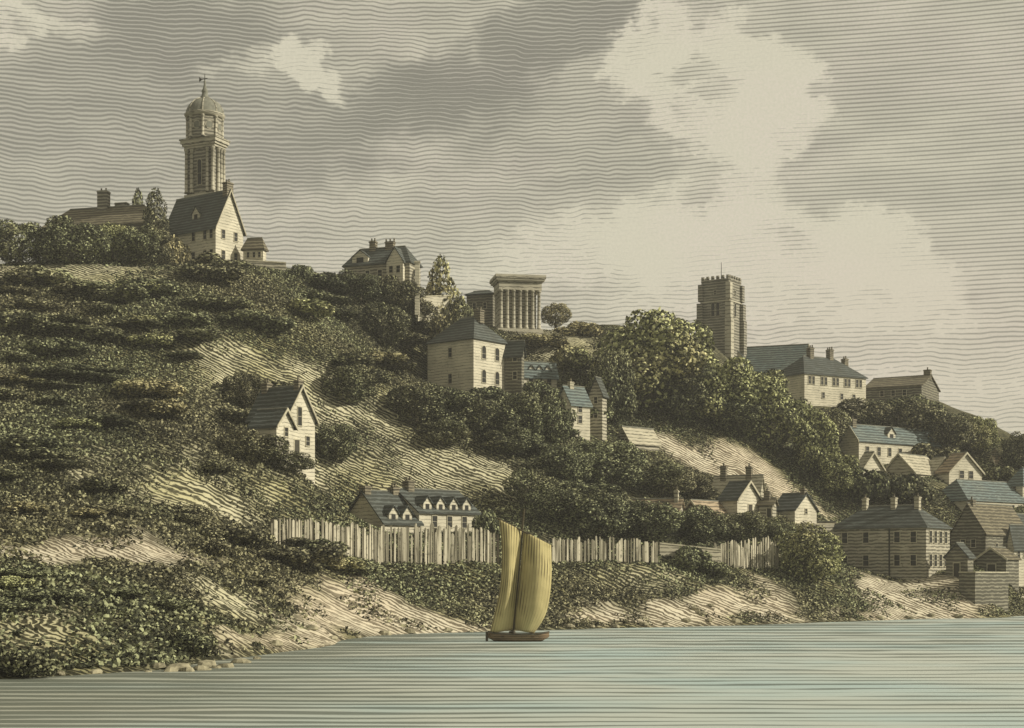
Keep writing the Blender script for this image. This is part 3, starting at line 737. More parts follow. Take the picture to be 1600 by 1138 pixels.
# cottages below the sandy slope
r, q = house('midA', 'twin_chimney_cottage', 'cottage with two chimneys at the foot of the sandy slope', 770, 744, wall='lime', roof='lime')
chimney(q['roof'], q, .20, .5, q['R']-.8, q['R']+1.9, 1.0, .9, 1, 'brick'); chimney(q['roof'], q, .74, .5, q['R']-.8, q['R']+1.7, 1.0, .9, 1, 'brick')
r, q = house('midB', 'white_gable_cottage', 'white gabled cottage with dark doorway below the twin chimneys', 780, 753, roof='slate', verge=True); door(r, q, 'R', .55, 1.1, 1.7)
r, q = house('midC', 'tall_chimney_outhouse', 'lean outhouse with tall brick chimney beside the white gable', 788, 780, wall='wall', roof='brown'); chimney(q['roof'], q, .5, .4, q['R']-1.5, q['R']+1.3, .95, .9, 1); door(r, q, 'F', .75, .7, 1.2)
r, q = house('midD', 'dark_roofed_cottage', 'dark roofed cottage with pale gable below the sandy slope', 796, 772, roof='slate'); window(r, q, 'R', .5, q['H']*.8, .7, .8); chimney(q['roof'], q, .9, .5, q['R']-.6, q['R']+.9, .8, .8, 1)
r, q = house('pinkA', 'straw_roofed_cottage', 'low cottage with straw pink roof hidden in the thicket', 798, 781, wall='wall', roof='pink'); rows(r, q, 'F', (.3, .6), (.5,), .5, .5); chimney(q['roof'], q, .92, .4, q['R']-1.2, q['R']+1.5, .6, .7, 1, 'lime')
r, q = house('pinkB', 'pink_gabled_cottage', 'low pink gabled cottage between thicket and white gable', 803, 783, axis='y', wall='pink', roof='pink', verge=True); window(r, q, 'F', .5, q['H']+.4, .6, .7)
r, q = house('paleroof', 'pale_roofed_hut', 'little hut with pale roof at the top of the sandy slope', 690, 668, axis='y', wall='wall', roof='lime'); window(r, q, 'F', .5, q['H']+.3, .6, .6)
r, q = house('slateroof', 'blue_roofed_barn', 'low barn with blue slate roof under the big round trees', 673, 655, axis='y', wall='wall', roof='blue'); rows(r, q, 'R', (.3, .7), (.5,), .6, .5)

# ------------------------------------------------------------------ walls, quay, palisades
def wall_run(name, label, px0, py0, px1, py1, d0, d1, hpx, mat, thick=.5, cat='wall', cap=True):
    a, b = at(px0, py0, d0), at(px1, py1, d1); mid = (a+b)/2; v = b-a; ln = math.hypot(v.x, v.y)
    o = empty(name, mid, math.atan2(v.y, v.x)); tag(o, label, cat); h = hpx*(d0+d1)/2/F; dz = v.z/2
    def bar(m_, z0, z1, y0, y1):
        m_.add([(-ln/2, y0, z0-dz), (ln/2, y0, z0+dz), (ln/2, y1, z0+dz), (-ln/2, y1, z0-dz), (-ln/2, y0, z1-dz), (ln/2, y0, z1+dz), (ln/2, y1, z1+dz), (-ln/2, y1, z1-dz)],
               [(0,3,2,1),(4,5,6,7),(0,1,5,4),(1,2,6,5),(2,3,7,6),(3,0,4,7)]); return m_
    bar(MB(), -3, h, -thick/2, thick/2).build('masonry', M[mat], o)
    if cap: bar(MB(), h+.002, h+.2, -thick/2-.1, thick/2+.1).build('coping', M['trim'], o)
    return o
wall_run('garden_wall', 'low grey wall running right from the small hilltop outhouse', 384, 428, 447, 432, 275, 276, 20, 'wall')
wall_run('terrace_wall', 'pale terrace wall right of the villa with a tree behind', 652, 476, 700, 474, 285, 289, 11, 'plaster')
wall_run('stone_wall', 'low stone wall between the two right palisades', 1030, 874, 1126, 884, 226, 228, 24, 'lime')
wall_run('yard_wall', 'long grey yard wall left of the large riverside house', 1216, 850, 1302, 850, 262, 266, 30, 'wall')
a = at(1513, 960, 256)
o = wall_run('quay_wall', 'dark stone quay wall rising from the water at right', 1511, 964, 1563, 963, 247, 252, 68, 'dark_wall', 3.0)
o = wall_run('quay_pier', 'dark stone pier wall behind the quay at the right edge', 1563, 961, 1640, 958, 262, 272, 26, 'dark_wall', 3.0)
# gate pier
q = at(652, 466, 284)
pr = empty('gate_pier', q); tag(pr, 'slim pale gate pier beside the villa', 'pier')
MB().box(-.4, .4, -.4, .4, -3, 6.2).build('shaft', M['plaster'], pr); MB().box(-.55, .55, -.55, .55, 6.202, 6.5).build('cap', M['trim'], pr)
def palisade(label, pts):
    """pts: (px, base py, height px); the run follows the ground"""
    P = []
    for (px, py, h), (px2, py2, h2) in zip(pts, pts[1:]):
        m_ = max(2, int(abs(px2-px)/4))
        for k in range(m_):
            u = k/m_; P.append((px+(px2-px)*u, py+(py2-py)*u, h+(h2-h)*u))
    g0 = []
    for px, py, h in P:
        v, d, ok = ground_at(px, py, 150); g0.append((v, h*d/F))
    ys = np.array([v.y for v, h in g0]); ker = np.ones(9)/9
    ys = np.convolve(np.pad(ys, 4, 'edge'), ker, 'valid')
    g = []
    for (v, h), y in zip(g0, ys):
        x = v.x/v.y*y; z = hgt(x, y); g.append((Vector((x, y, z)), h))
    base = g[len(g)//2][0]; root = empty('palisade', base); tag(root, label, 'fence', 'timber palisades along the bank')
    pal = MB(); r1 = MB(); r2 = MB(); rail = [[], []]; s = 0.0; acc = 0
    for (a, ha), (b, hb) in zip(g, g[1:]):
        v = b-a; ln = math.hypot(v.x, v.y); u = Vector((v.x/ln, v.y/ln, 0)); w_ = Vector((-u.y, u.x, 0)); t = acc
        while t < ln:
            wd = random.uniform(.16, .52); c = a+v*(t/ln)-base; h = ha*random.choice((random.uniform(.9, 1.06), random.uniform(.9, 1.06), random.uniform(.72, .95))); k = u*(wd/2); o_ = w_*random.uniform(-.03, .03)
            tl = random.uniform(-.12, .12); lean = u*random.uniform(-.06, .06)
            lo = -1.0; th = w_*.05
            vs = [c-k+o_+Vector((0,0,lo)), c+k+o_+Vector((0,0,lo)), c+k+o_+lean+Vector((0,0,h-tl)), c+o_+lean+Vector((0,0,h+.18)), c-k+o_+lean+Vector((0,0,h+tl))]
            vs = [p-th for p in vs]+[p+th for p in vs]
            pal.add(vs, [(0,1,2,3,4), (9,8,7,6,5)]+[(i, (i+1) % 5, 5+(i+1) % 5, 5+i) for i in range(5)])
            t += wd+random.choice((random.uniform(.03, .12), random.uniform(.12, .36)))
        acc = t-ln
        rail[0].append((a-base+w_*.16+Vector((0,0,ha*.25)), b-base+w_*.16+Vector((0,0,hb*.25)))); rail[1].append((a-base+w_*.16+Vector((0,0,ha*.75)), b-base+w_*.16+Vector((0,0,hb*.75))))
    pal.build('paling', M['paling'], root)
    for rl in rail:
        m_ = MB()
        for p, e in rl: m_.tube(p, e, .09, .09, 5)
        m_.build('rail', M['bark'], root)
    for i in range(0, len(g), 8):
        p, h = g[i]; c = p-base
        MB().box(c.x-.14, c.x+.14, c.y+.22, c.y+.5, c.z-1, c.z+h*.95).build('post', M['bark'], root)
palisade('tall pale timber palisade in front of the long cottage', [(424, 852, 38), (480, 855, 40), (540, 866, 44), (545, 876, 52), (600, 882, 56), (660, 886, 60), (720, 884, 56), (782, 882, 48)])
palisade('pale timber palisade just right of the yellow sail', [(852, 882, 36), (920, 880, 36), (1030, 882, 36)])
palisade('short pale palisade beside the big round bush', [(1118, 888, 34), (1170, 890, 46), (1222, 890, 50)])

# ------------------------------------------------------------------ trees
def leaf_cloud(blobs, nleaf, size, seed, flat=.0):
    rg = np.random.default_rng(seed); V, Fq, T = [], [], []
    B = np.array(blobs); wts = B[:, 3]**2; wts = wts/wts.sum()
    which = rg.choice(len(B), nleaf, p=wts)
    d = rg.normal(size=(nleaf, 3)); d /= np.linalg.norm(d, axis=1)[:, None]
    rr = B[which, 3]*rg.uniform(.80, 1.04, nleaf)
    P = B[which, :3]+d*rr[:, None]
    keep = np.ones(nleaf, bool)
    for b in B: keep &= np.linalg.norm(P-b[:3], axis=1) > b[3]*.70
    keep &= P[:, 2] > -.08
    P, N = P[keep], d[keep]
    return curls(P, N, size, rg)
def curls(P, N, size, rg, tilt=.55):
    n_ = len(P)
    N = N+rg.normal(size=(n_, 3))*tilt; N /= np.linalg.norm(N, axis=1)[:, None]
    t = np.cross(N, rg.normal(size=(n_, 3))); t /= np.linalg.norm(t, axis=1)[:, None]+1e-9
    b = np.cross(N, t); s = (size*rg.uniform(.65, 1.35, n_))[:, None]
    c = []
    for k, dn in ((-1, -.55), (0, 0), (1, -.55)):
        for w in (-.5, .5): c.append(P+t*s*k*.8+N*s*dn+b*s*w*(1 if k == 0 else .55))
    V = np.stack(c, 1).reshape(-1, 3); i = (np.arange(n_)*6)[:, None]
    Fq = np.concatenate([i+np.array([0, 2, 3, 1]), i+np.array([2, 4, 5, 3])])
    T = np.repeat(rg.uniform(0, 1, n_), 6)
    return V, Fq, T
def crown_mesh(name, kind, seed, mat):
    rd = random.Random(seed); blobs = []
    if kind == 'tree':
        blobs.append((0, 0, .86, .64)); blobs.append((0, 0, .45, .55))
        for k in range(26):
            th = rd.uniform(0, 2*PI); ph = rd.uniform(-1.0, 1.0); r_ = math.sqrt(max(0, 1-min(ph, .999)**2))**.7*rd.uniform(.55, .78) if ph > 0 else rd.uniform(.5, .78)
            blobs.append((math.cos(th)*r_, math.sin(th)*r_, (.92+ph*.62), rd.uniform(.22, .38)))
        nl, sz = 12000, .041
    elif kind == 'tall':
        for k in range(18):
            u = k/17; th = rd.uniform(0, 2*PI); r_ = (1-u)**.7*.6*rd.uniform(.4, 1); blobs.append((math.cos(th)*r_, math.sin(th)*r_, .5+u*1.5, .28+.26*(1-u)*rd.uniform(.7, 1.1)))
        nl, sz = 5000, .055
    else:
        for k in range(13):
            th = rd.uniform(0, 2*PI); r_ = rd.uniform(.1, .75); blobs.append((math.cos(th)*r_, math.sin(th)*r_, .30+rd.uniform(-.05, .38)*(1.1-r_), rd.uniform(.24, .42)))
        nl, sz = 3600, .066
    V, Fq, T = leaf_cloud(blobs, nl, sz, seed)
    return raw_mesh(name, V, Fq, mat, {'leaf_tone': T})
def trunk_mesh(kind, seed):
    rd = random.Random(seed); m_ = MB(); h = .5 if kind != 'bush' else .22
    m_.tube((0, 0, -.45), (.02, .01, h), .085, .055, 8)
    for k in range(6 if kind != 'bush' else 5):
        th = 2*PI*k/6+rd.uniform(-.4, .4); e = rd.uniform(.35, .6)
        tip = (math.cos(th)*e, math.sin(th)*e, h+rd.uniform(.25, .65)*(.5 if kind == 'bush' else 1))
        m_.tube((.02, .01, h-.06), tip, .04, .012, 6)
    return m_
CROWNS = {}
for kind, cnt in (('tree', 5), ('tall', 3), ('bush', 5)):
    for mk in ('leaf', 'leaf_pale'):
        CROWNS[kind, mk] = [crown_mesh('crown', kind, 100+k*7+len(kind)*31+len(mk), M[mk]) for k in range(cnt)]
TRUNKS = {}
for kind in ('tree', 'tall', 'bush'):
    tm = trunk_mesh(kind, 5); o_ = tm.build('trunk', M['bark']); TRUNKS[kind] = o_.data; bpy.data.objects.remove(o_)
NT_ = [0]
def tree(px, base, wpx, hpx, label, kind='tree', mat='leaf', group=None, d=None, name=None):
    NT_[0] += 1; k = NT_[0]
    if d is None: v, d, ok = ground_at(px, base)
    else: v = at(px, base, d); v.z = min(v.z, hgt(v.x, v.y)+.3) if abs(v.z-hgt(v.x, v.y)) > 6 else v.z
    z_top = zat(base-hpx, d); m_ = d/F
    hz_ = max(z_top-v.z, hpx*m_*.7); sx = wpx*m_/2
    unit = {'tree': 1.78, 'tall': 2.25, 'bush': .98}[kind]; rx = {'tree': 1.0, 'tall': .85, 'bush': 1.0}[kind]
    o = empty(name or ('shrub' if kind == 'bush' else 'leafy_tree'), v, random.uniform(0, 2*PI))
    tag(o, label, 'shrub' if kind == 'bush' else 'tree', group)
    sc = (sx/rx, sx/rx, hz_/unit)
    for nm, me in (('crown', CROWNS[kind, mat][k % len(CROWNS[kind, mat])]), ('trunk', TRUNKS[kind])):
        c = bpy.data.objects.new(nm, me); COL.objects.link(c); c.parent = o; c.scale = sc
    return o
G1 = 'big round trees below the church'
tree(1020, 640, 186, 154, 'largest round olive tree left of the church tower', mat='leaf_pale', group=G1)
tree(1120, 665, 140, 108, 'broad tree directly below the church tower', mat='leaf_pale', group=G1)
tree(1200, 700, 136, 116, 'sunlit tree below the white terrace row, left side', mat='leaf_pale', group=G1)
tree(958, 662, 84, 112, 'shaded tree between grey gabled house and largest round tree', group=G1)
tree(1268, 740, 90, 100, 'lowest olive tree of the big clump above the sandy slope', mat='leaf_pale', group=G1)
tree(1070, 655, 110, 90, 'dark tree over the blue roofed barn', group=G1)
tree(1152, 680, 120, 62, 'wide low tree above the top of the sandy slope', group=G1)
tree(1290, 700, 80, 62, 'dark tree under the left end of the white terrace', group='trees below the terrace')
tree(1350, 684, 110, 60, 'dark tree behind the dark gable of the white blue roofed house', group='trees below the terrace')
tree(1425, 692, 120, 72, 'dark tree below the long dark house', group='trees below the terrace')
tree(1488, 708, 90, 70, 'dark tree at the right end of the ridge wood', group='trees below the terrace')
tree(1532, 712, 62, 60, 'small round tree with bare trunk on the right skyline', mat='leaf_pale')
tree(1594, 735, 66, 60, 'tree cut by the right picture edge on the skyline')
tree(1452, 722, 90, 34, 'low bush right of the white blue roofed house walls', 'bush')
tree(1350, 785, 96, 56, 'dark thicket behind the chimneys of the riverside house', 'bush', group='thicket above the riverside house')
tree(1420, 790, 90, 50, 'dark thicket left of the long blue roof', 'bush', group='thicket above the riverside house')
tree(1310, 775, 80, 66, 'olive tree at the right foot of the sandy slope', 'tree', 'leaf_pale')
tree(1545, 822, 70, 34, 'pale bush under the long blue roof', 'bush', 'leaf_pale', d=284)
tree(1565, 752, 50, 30, 'bush between pale gabled cottage and pyramid roof', 'bush')
tree(1258, 908, 116, 92, 'big round bush at the right end of the palisades', 'tree', 'leaf_pale')
tree(1078, 892, 84, 40, 'dark bush in front of the low stone wall', 'bush')
tree(1120, 905, 70, 30, 'dark bush in front of the right palisade start', 'bush')
G2 = 'thicket on the middle slope'
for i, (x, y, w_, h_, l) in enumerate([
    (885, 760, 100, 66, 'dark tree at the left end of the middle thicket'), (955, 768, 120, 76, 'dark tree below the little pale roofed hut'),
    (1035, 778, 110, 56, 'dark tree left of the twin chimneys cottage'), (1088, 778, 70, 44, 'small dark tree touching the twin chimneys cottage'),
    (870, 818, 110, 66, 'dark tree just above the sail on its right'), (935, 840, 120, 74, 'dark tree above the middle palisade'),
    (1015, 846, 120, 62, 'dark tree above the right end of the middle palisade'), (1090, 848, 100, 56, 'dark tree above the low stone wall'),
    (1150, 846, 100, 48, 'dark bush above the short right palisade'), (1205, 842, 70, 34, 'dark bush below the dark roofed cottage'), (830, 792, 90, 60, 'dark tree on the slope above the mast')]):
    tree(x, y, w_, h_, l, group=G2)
G3 = 'trees below the tall hipped house'
for x, y, w_, h_, l in [(650, 668, 110, 66, 'dark tree below the shaded wall of the tall house'), (725, 678, 110, 66, 'dark tree in front of the tall house'),
    (800, 690, 110, 80, 'dark tree below the narrow shaded house'), (858, 700, 90, 84, 'dark tree left of the small blue roofed house'), (800, 712, 100, 46, 'lower dark tree below the tall house'), (690, 698, 100, 40, 'lowest dark tree on the slope below the tall house')]:
    tree(x, y, w_, h_, l, group=G3)
G4 = 'trees around the villa'
tree(690, 480, 74, 80, 'tall loose tree right of the villa', 'tall', 'leaf_pale', G4, d=291)
tree(562, 478, 84, 56, 'dark tree before the left end of the villa', group=G4)
tree(622, 500, 84, 70, 'dark tree before the right end of the villa', group=G4)
tree(655, 528, 74, 64, 'dark tree left of the tall house roof', group=G4)
tree(600, 545, 90, 70, 'dark tree on the slope under the villa', group=G4)
tree(712, 524, 76, 54, 'dark tree behind the roof of the tall house', group=G4, d=289)
G5 = 'trees on the left hilltop'
tree(30, 412, 110, 72, 'dark tree at the far left of the hilltop', group=G5); tree(112, 412, 116, 74, 'dark tree below the long low building', group=G5)
tree(176, 412, 90, 60, 'olive tree below the low building chimney', mat='leaf_pale', group=G5)
tree(243, 380, 50, 86, 'tall dark tree left of the gabled house', 'tall', group=G5, d=276); tree(225, 416, 90, 62, 'dark tree at the foot of the tall dark tree', group=G5)
tree(272, 414, 56, 46, 'pale bush below the gabled house side wall', 'bush', 'leaf_pale', G5)
tree(205, 330, 60, 34, 'tree top behind the long low building roof', d=305, group=G5)
tree(472, 438, 46, 28, 'lone round bush on the skyline between hall and villa', 'bush', d=277)
tree(340, 420, 100, 22, 'low hedge-like bush under the gabled house', 'bush', d=266); tree(510, 452, 80, 26, 'low bush left of the villa', 'bush', d=276)
tree(868, 510, 50, 36, 'small pale tree on the skyline right of the temple', mat='leaf_pale', d=330)
tree(905, 530, 80, 26, 'pale low bush on the knoll right of the temple', 'bush', 'leaf_pale', d=322)
tree(845, 545, 90, 26, 'pale low bush at the foot of the temple', 'bush', 'leaf_pale'); tree(900, 580, 90, 40, 'pale bush above the grey gabled house', 'bush', 'leaf_pale')
tree(845, 622, 70, 28, 'bush in front of the low white house', 'bush', d=276); tree(765, 630, 90, 26, 'bush against the tall house base', 'bush', d=270)
G6 = 'bushes around the steep gabled house'
for x, y, w_, h_, l in [(395, 720, 110, 50, 'dark bush left of the steep gabled house'), (455, 740, 90, 34, 'dark bush before the steep gabled house'), (525, 720, 80, 56, 'dark bush right of the steep gabled house'), (380, 640, 70, 56, 'dark tree behind the steep roof on its left'), (545, 630, 90, 60, 'dark tree up the slope right of the steep gable')]:
    tree(x, y, w_, h_, l, group=G6)
G7 = 'bushes along the palisade foot'
for x, y, w_, h_, l in [(400, 862, 80, 40, 'dark bush at the left end of the tall palisade'), (330, 872, 90, 38, 'dark bush right of the pale road end'), (470, 890, 130, 44, 'dark bush below the left part of the tall palisade'), (560, 902, 90, 32, 'dark bush below the dark cottage gable'), (760, 845, 60, 50, 'dark tree behind the right end of the tall palisade')]:
    tree(x, y, w_, h_, l, 'bush', group=G7)
tree(300, 1024, 110, 44, 'dark bush at the water edge on the left bank', 'bush'); tree(40, 1058, 130, 50, 'dark bush at the bottom left corner bank', 'bush')
# scrub bushes scattered over the uncleared hillside
cnt = 0; tries = 0
ridge_px = [0, 260, 400, 520, 650, 760, 860, 940]; ridge_py = [430, 430, 445, 470, 505, 560, 600, 620]
while cnt < 110 and tries < 4000:
    tries += 1; px = random.uniform(-15, 960); py = random.uniform(440, 960)
    if px < 940 and py < np.interp(px, ridge_px, ridge_py): continue
    if px > 560 and py > 800: continue
    v, d, ok = ground_at(px, py)
    if not ok or v.z < 1.5 or cov(COVG, v.x, v.y) > .25 or cov(COVS, v.x, v.y) > .1: continue
    if any((v.xy-h[1].xy).length < max(h[2], h[3])*.75+2 for h in HOUSES): continue
    s_ = random.uniform(.7, 1.25)
    tree(px, py, 92*s_, 19*s_*random.uniform(.7, 1.5), 'round dark scrub bush on the uncleared hillside', 'bush', 'leaf' if random.random() < .8 else 'leaf_pale', 'scrub bushes on the hillside'); cnt += 1
# undergrowth: what no one could count
xs, ys = [], []
N_ = 950000
ux = RNG.uniform(-.36, .36, N_); dd = np.sqrt(RNG.uniform(95**2, 350**2, N_)); gx, gy = ux*dd, dd
I = np.clip(np.searchsorted(GX, gx)-1, 0, nx-2); J = np.clip(np.searchsorted(GY, gy)-1, 0, ny-2)
u_ = (gx-GX[I])/(GX[I+1]-GX[I]); v_ = (gy-GY[J])/(GY[J+1]-GY[J])
gz = ZZ[J, I]*(1-u_)*(1-v_)+ZZ[J, I+1]*u_*(1-v_)+ZZ[J+1, I]*(1-u_)*v_+ZZ[J+1, I+1]*u_*v_
dens = np.clip(1-COVG[J, I]*1.0-COVS[J, I]*1.1, 0, 1)
clump = np.array([mnoise.noise(Vector((x*.16, y*.16, 9.0))) for x, y in zip(gx, gy)])
dens = np.where(COVS[J, I] > .4, np.clip(clump*1.6-.12, 0, .5), dens*np.clip(1.0+clump*.9, .35, 1.0))
dens = np.maximum(dens, np.where((COVG[J, I] > .4) & (COVS[J, I] < .3), np.clip(clump*1.1-.1, .02, .4), 0))
dens = np.where(gz < .25, 0, dens)
dens = np.where((gy < 330) & (RNG.uniform(0, 1, N_) < .8*dens), 1, 0)
keep = dens > 0
for key, ctr, L_, W_, a_, d_ in HOUSES:
    c_, s_ = math.cos(a_), math.sin(a_); rx_ = (gx-ctr.x)*c_-(gy-ctr.y)*s_; ry_ = (gx-ctr.x)*s_+(gy-ctr.y)*c_
    keep &= ~((np.abs(rx_) < L_/2+.4) & (np.abs(ry_) < W_/2+.4))
Pq = np.stack([gx, gy, gz+RNG.uniform(.02, .35, N_)*(1+np.clip(clump, 0, 1))], -1)[keep]
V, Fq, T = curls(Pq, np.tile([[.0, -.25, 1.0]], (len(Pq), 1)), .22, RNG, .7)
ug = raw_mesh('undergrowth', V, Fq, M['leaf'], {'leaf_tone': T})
uo = bpy.data.objects.new('undergrowth', ug); COL.objects.link(uo); tag(uo, 'tangled dark undergrowth covering the hillside between the trees', 'undergrowth', kind='stuff')

# ------------------------------------------------------------------ shore rocks
def rock_mesh(seed):
    rd = random.Random(seed); m_ = MB(); n_, k_ = 9, 5; vs = []
    for j in range(k_+1):
        ph = -PI/2+PI*j/k_
        for i in range(n_):
            th = 2*PI*i/n_; r_ = 1+.28*mnoise.noise(Vector((math.cos(th)*math.cos(ph)*1.6+seed, math.sin(th)*math.cos(ph)*1.6, math.sin(ph)*1.6)))*1.6
            vs.append((math.cos(th)*math.cos(ph)*r_, math.sin(th)*math.cos(ph)*r_, math.sin(ph)*r_*.7))
    fs = [(j*n_+i, j*n_+(i+1) % n_, (j+1)*n_+(i+1) % n_, (j+1)*n_+i) for j in range(k_) for i in range(n_)]
    return m_.add(vs, fs)
rocks = []
for k in range(4):
    o_ = rock_mesh(3+k*5).build('rock', M['rock']); rocks.append(o_.data); bpy.data.objects.remove(o_)
for i, (px, py, w_) in enumerate([(248, 1046, 20), (268, 1049, 26), (292, 1049, 24), (315, 1047, 28), (338, 1044, 18), (376, 1036, 26), (402, 1030, 16), (1095, 962, 14), (1108, 972, 12), (1072, 974, 14), (1150, 974, 16), (960, 980, 14), (1420, 968, 14), (1455, 966, 12), (640, 992, 16), (520, 1000, 16), (232, 1050, 14), (280, 1046, 34), (322, 1043, 36), (352, 1043, 26), (430, 1018, 22), (455, 1010, 14), (486, 1004, 18), (560, 997, 12), (600, 994, 20), (700, 990, 14), (735, 989, 10), (890, 983, 14), (925, 981, 10), (1005, 979, 14), (1040, 978, 10), (1190, 975, 10), (1235, 974, 14), (1285, 972, 12), (1330, 970, 10), (1375, 969, 14), (1498, 965, 14), (1085, 955, 16), (1110, 950, 10), (150, 1053, 18), (95, 1056, 14)]):
    d = CAMZ*F/(py-HY) if py > 1000 else ground_at(px, py)[1]
    p = at(px, py, d); o_ = bpy.data.objects.new('rock', rocks[i % 4]); COL.objects.link(o_); s_ = w_*d/F/2
    o_.location = (p.x, p.y, max(hgt(p.x, p.y), -.1)+s_*.15); o_.scale = (s_*1.3, s_, s_*.8); o_.rotation_euler.z = i*1.3
    tag(o_, 'pale weathered boulder lying at the water edge', 'rock', 'boulders along the waterline')

# ------------------------------------------------------------------ sailing boat
def sail_material():
    m, nt, b = material('yellow_canvas', .85, .1); uv = nt.node('ShaderNodeAttribute', attribute_name='cloth_seam').outputs['Fac']
    p = nt.pos(); w = nt.noise(p, .7, 3.0)
    br = nt.noise(nt.scale(p, (.5, .5, .25)), 1.0, 2.0)
    ln = nt.line(nt.m('ADD', uv, nt.m('MULTIPLY', w, .25)), nt.m('MULTIPLY', nt.step(br, .36, .62), .42), .22)
    c = nt.mix(nt.step(w, .3, .7), (.47, .405, .20), (.37, .32, .155))
    nt.inp(b.inputs['Base Color'], nt.mix(nt.m('MULTIPLY', ln, .85), c, (.085, .07, .03)))
    return m
M['sail'] = sail_material()
DB = 156.0
base = at(810, 1001, DB); base.z = 0
bo = empty('sailing_boat', base); tag(bo, 'small open boat under two tall yellow sails on the river', 'sailing boat')
def bl(px, py, y=0.0):
    v = at(px, py, DB); return Vector((v.x-base.x, y, v.z-base.z))
def curve(pts, n_):
    pts = [Vector(p) for p in pts]; out = []
    for i in range(n_+1):
        t = i/n_*(len(pts)-1); k = min(int(t), len(pts)-2); u = t-k
        p0 = pts[max(k-1, 0)]; p1 = pts[k]; p2 = pts[k+1]; p3 = pts[min(k+2, len(pts)-1)]
        out.append(.5*((2*p1)+(p2-p0)*u+(2*p0-5*p1+4*p2-p3)*u*u+(3*p1-p0-3*p2+p3)*u**3))
    return out
def sail(name, left, right, bulge, label=None, nseam=9):
    nv, nu = 26, 16; A_, B_ = curve(left, nv), curve(right, nv); vs, seam = [], []
    for side in (0, 1):
        for j in range(nv+1):
            for i in range(nu+1):
                u = i/nu; v = j/nv; p = A_[j].lerp(B_[j], u)
                p = p+Vector((0, -1, 0))*bulge*math.sin(u*PI)*math.sin(.35+v*2.3); p.y += .035*side
                vs.append(tuple(p)); seam.append(u*nseam)
    w_ = nu+1; off = (nv+1)*w_
    fs = [(j*w_+i, j*w_+i+1, (j+1)*w_+i+1, (j+1)*w_+i) for j in range(nv) for i in range(nu)]
    fs2 = [tuple(off+i for i in f[::-1]) for f in fs]
    ring = [i for i in range(w_)]+[j*w_+nu for j in range(1, nv+1)]+[nv*w_+i for i in range(nu-1, -1, -1)]+[j*w_ for j in range(nv-1, 0, -1)]
    rim = [(ring[k], off+ring[k], off+ring[(k+1) % len(ring)], ring[(k+1) % len(ring)]) for k in range(len(ring))]
    me = raw_mesh(name, np.array(vs), np.array(fs+fs2+rim), M['sail'], {'cloth_seam': np.array(seam)}, True)
    o_ = bpy.data.objects.new(name, me); COL.objects.link(o_); o_.parent = bo
    if label: o_['label'] = label
    return o_
sail('sail', [bl(780, 812, -.2), bl(784, 860, -.5), bl(781, 920, -.6), bl(765, 990, -.3)], [bl(815, 829, .0), bl(811, 880), bl(806, 935), bl(801, 984)], 1.0, 'paler left hand sail', 8)
sail('sail', [bl(818, 830, .05), bl(814, 880), bl(808, 935), bl(804, 984)], [bl(861, 852, -.3), bl(861, 910, -.9), bl(853, 958, -.9), bl(834, 990, -.4)], 1.2, 'darker right hand sail', 11)
MB().tube(bl(819, 795, .12), bl(801, 992, .12), .10, .17, 10).build('mast', M['spar'], bo)
MB().tube(bl(777, 810, -.15), bl(864, 854, -.25), .09, .06, 8).build('yard', M['spar'], bo)
MB().tube(bl(764, 992, -.25), bl(836, 990, -.45), .06, .06, 8).build('boom', M['spar'], bo)
# hull: lofted sections
SEC = [(-3.0, .30, .98, .35), (-2.4, .62, .86, .02), (-1.2, .95, .74, -.15), (0, 1.05, .70, -.2), (1.2, .98, .72, -.15), (2.2, .66, .80, 0), (2.95, .10, .95, .45)]
def loft(inset, top_only=False):
    vs, fs = [], []; n_ = 9
    for x, hw, zt, zb in SEC:
        for k in range(n_):
            t = k/(n_-1)*PI; c_ = math.cos(t); y = -hw*c_*(1-inset); z = zb+inset*.2+(zt-zb-inset*.2)*(abs(c_)**2.2)
            vs.append((x*(1-inset*.25), y, z))
    for i in range(len(SEC)-1):
        for k in range(n_-1): fs.append((i*n_+k, (i+1)*n_+k, (i+1)*n_+k+1, i*n_+k+1))
    fs += [tuple(range(n_)), tuple(range((len(SEC)-1)*n_, len(SEC)*n_))[::-1]]
    return vs, fs
vo, fo = loft(0); vi, fi = loft(.12); hm = MB().add(vo, fo, True).add(vi, [f[::-1] for f in fi], True)
nn = 9; rim = []
for i in range(len(SEC)-1):
    for k in (0, nn-1): rim.append((i*nn+k, (i+1)*nn+k, len(vo)+(i+1)*nn+k, len(vo)+i*nn+k))
hm.add(vo+vi, rim)
hull = hm.build('hull', M['hull'], bo); hull.location.x = .05
gw = MB()
for s_ in (0, nn-1):
    for i in range(len(SEC)-1): gw.tube(vo[i*nn+s_], vo[(i+1)*nn+s_], .07, .07, 6)
gw.build('gunwale', M['hull_dark'], hull)
for x in (-1.6, -.2, 1.3): MB().box(x-.14, x+.14, -.85, .85, .45, .5).build('thwart', M['hull_dark'], hull)
MB().box(-3.2, -2.95, -.04, .04, -.3, .95).build('rudder', M['hull_dark'], bo)
MB().lathe([(.3, .5), (.36, .75), (.3, 1.0)], 10, (-.6, .1)).build('cask', M['hull_dark'], bo)

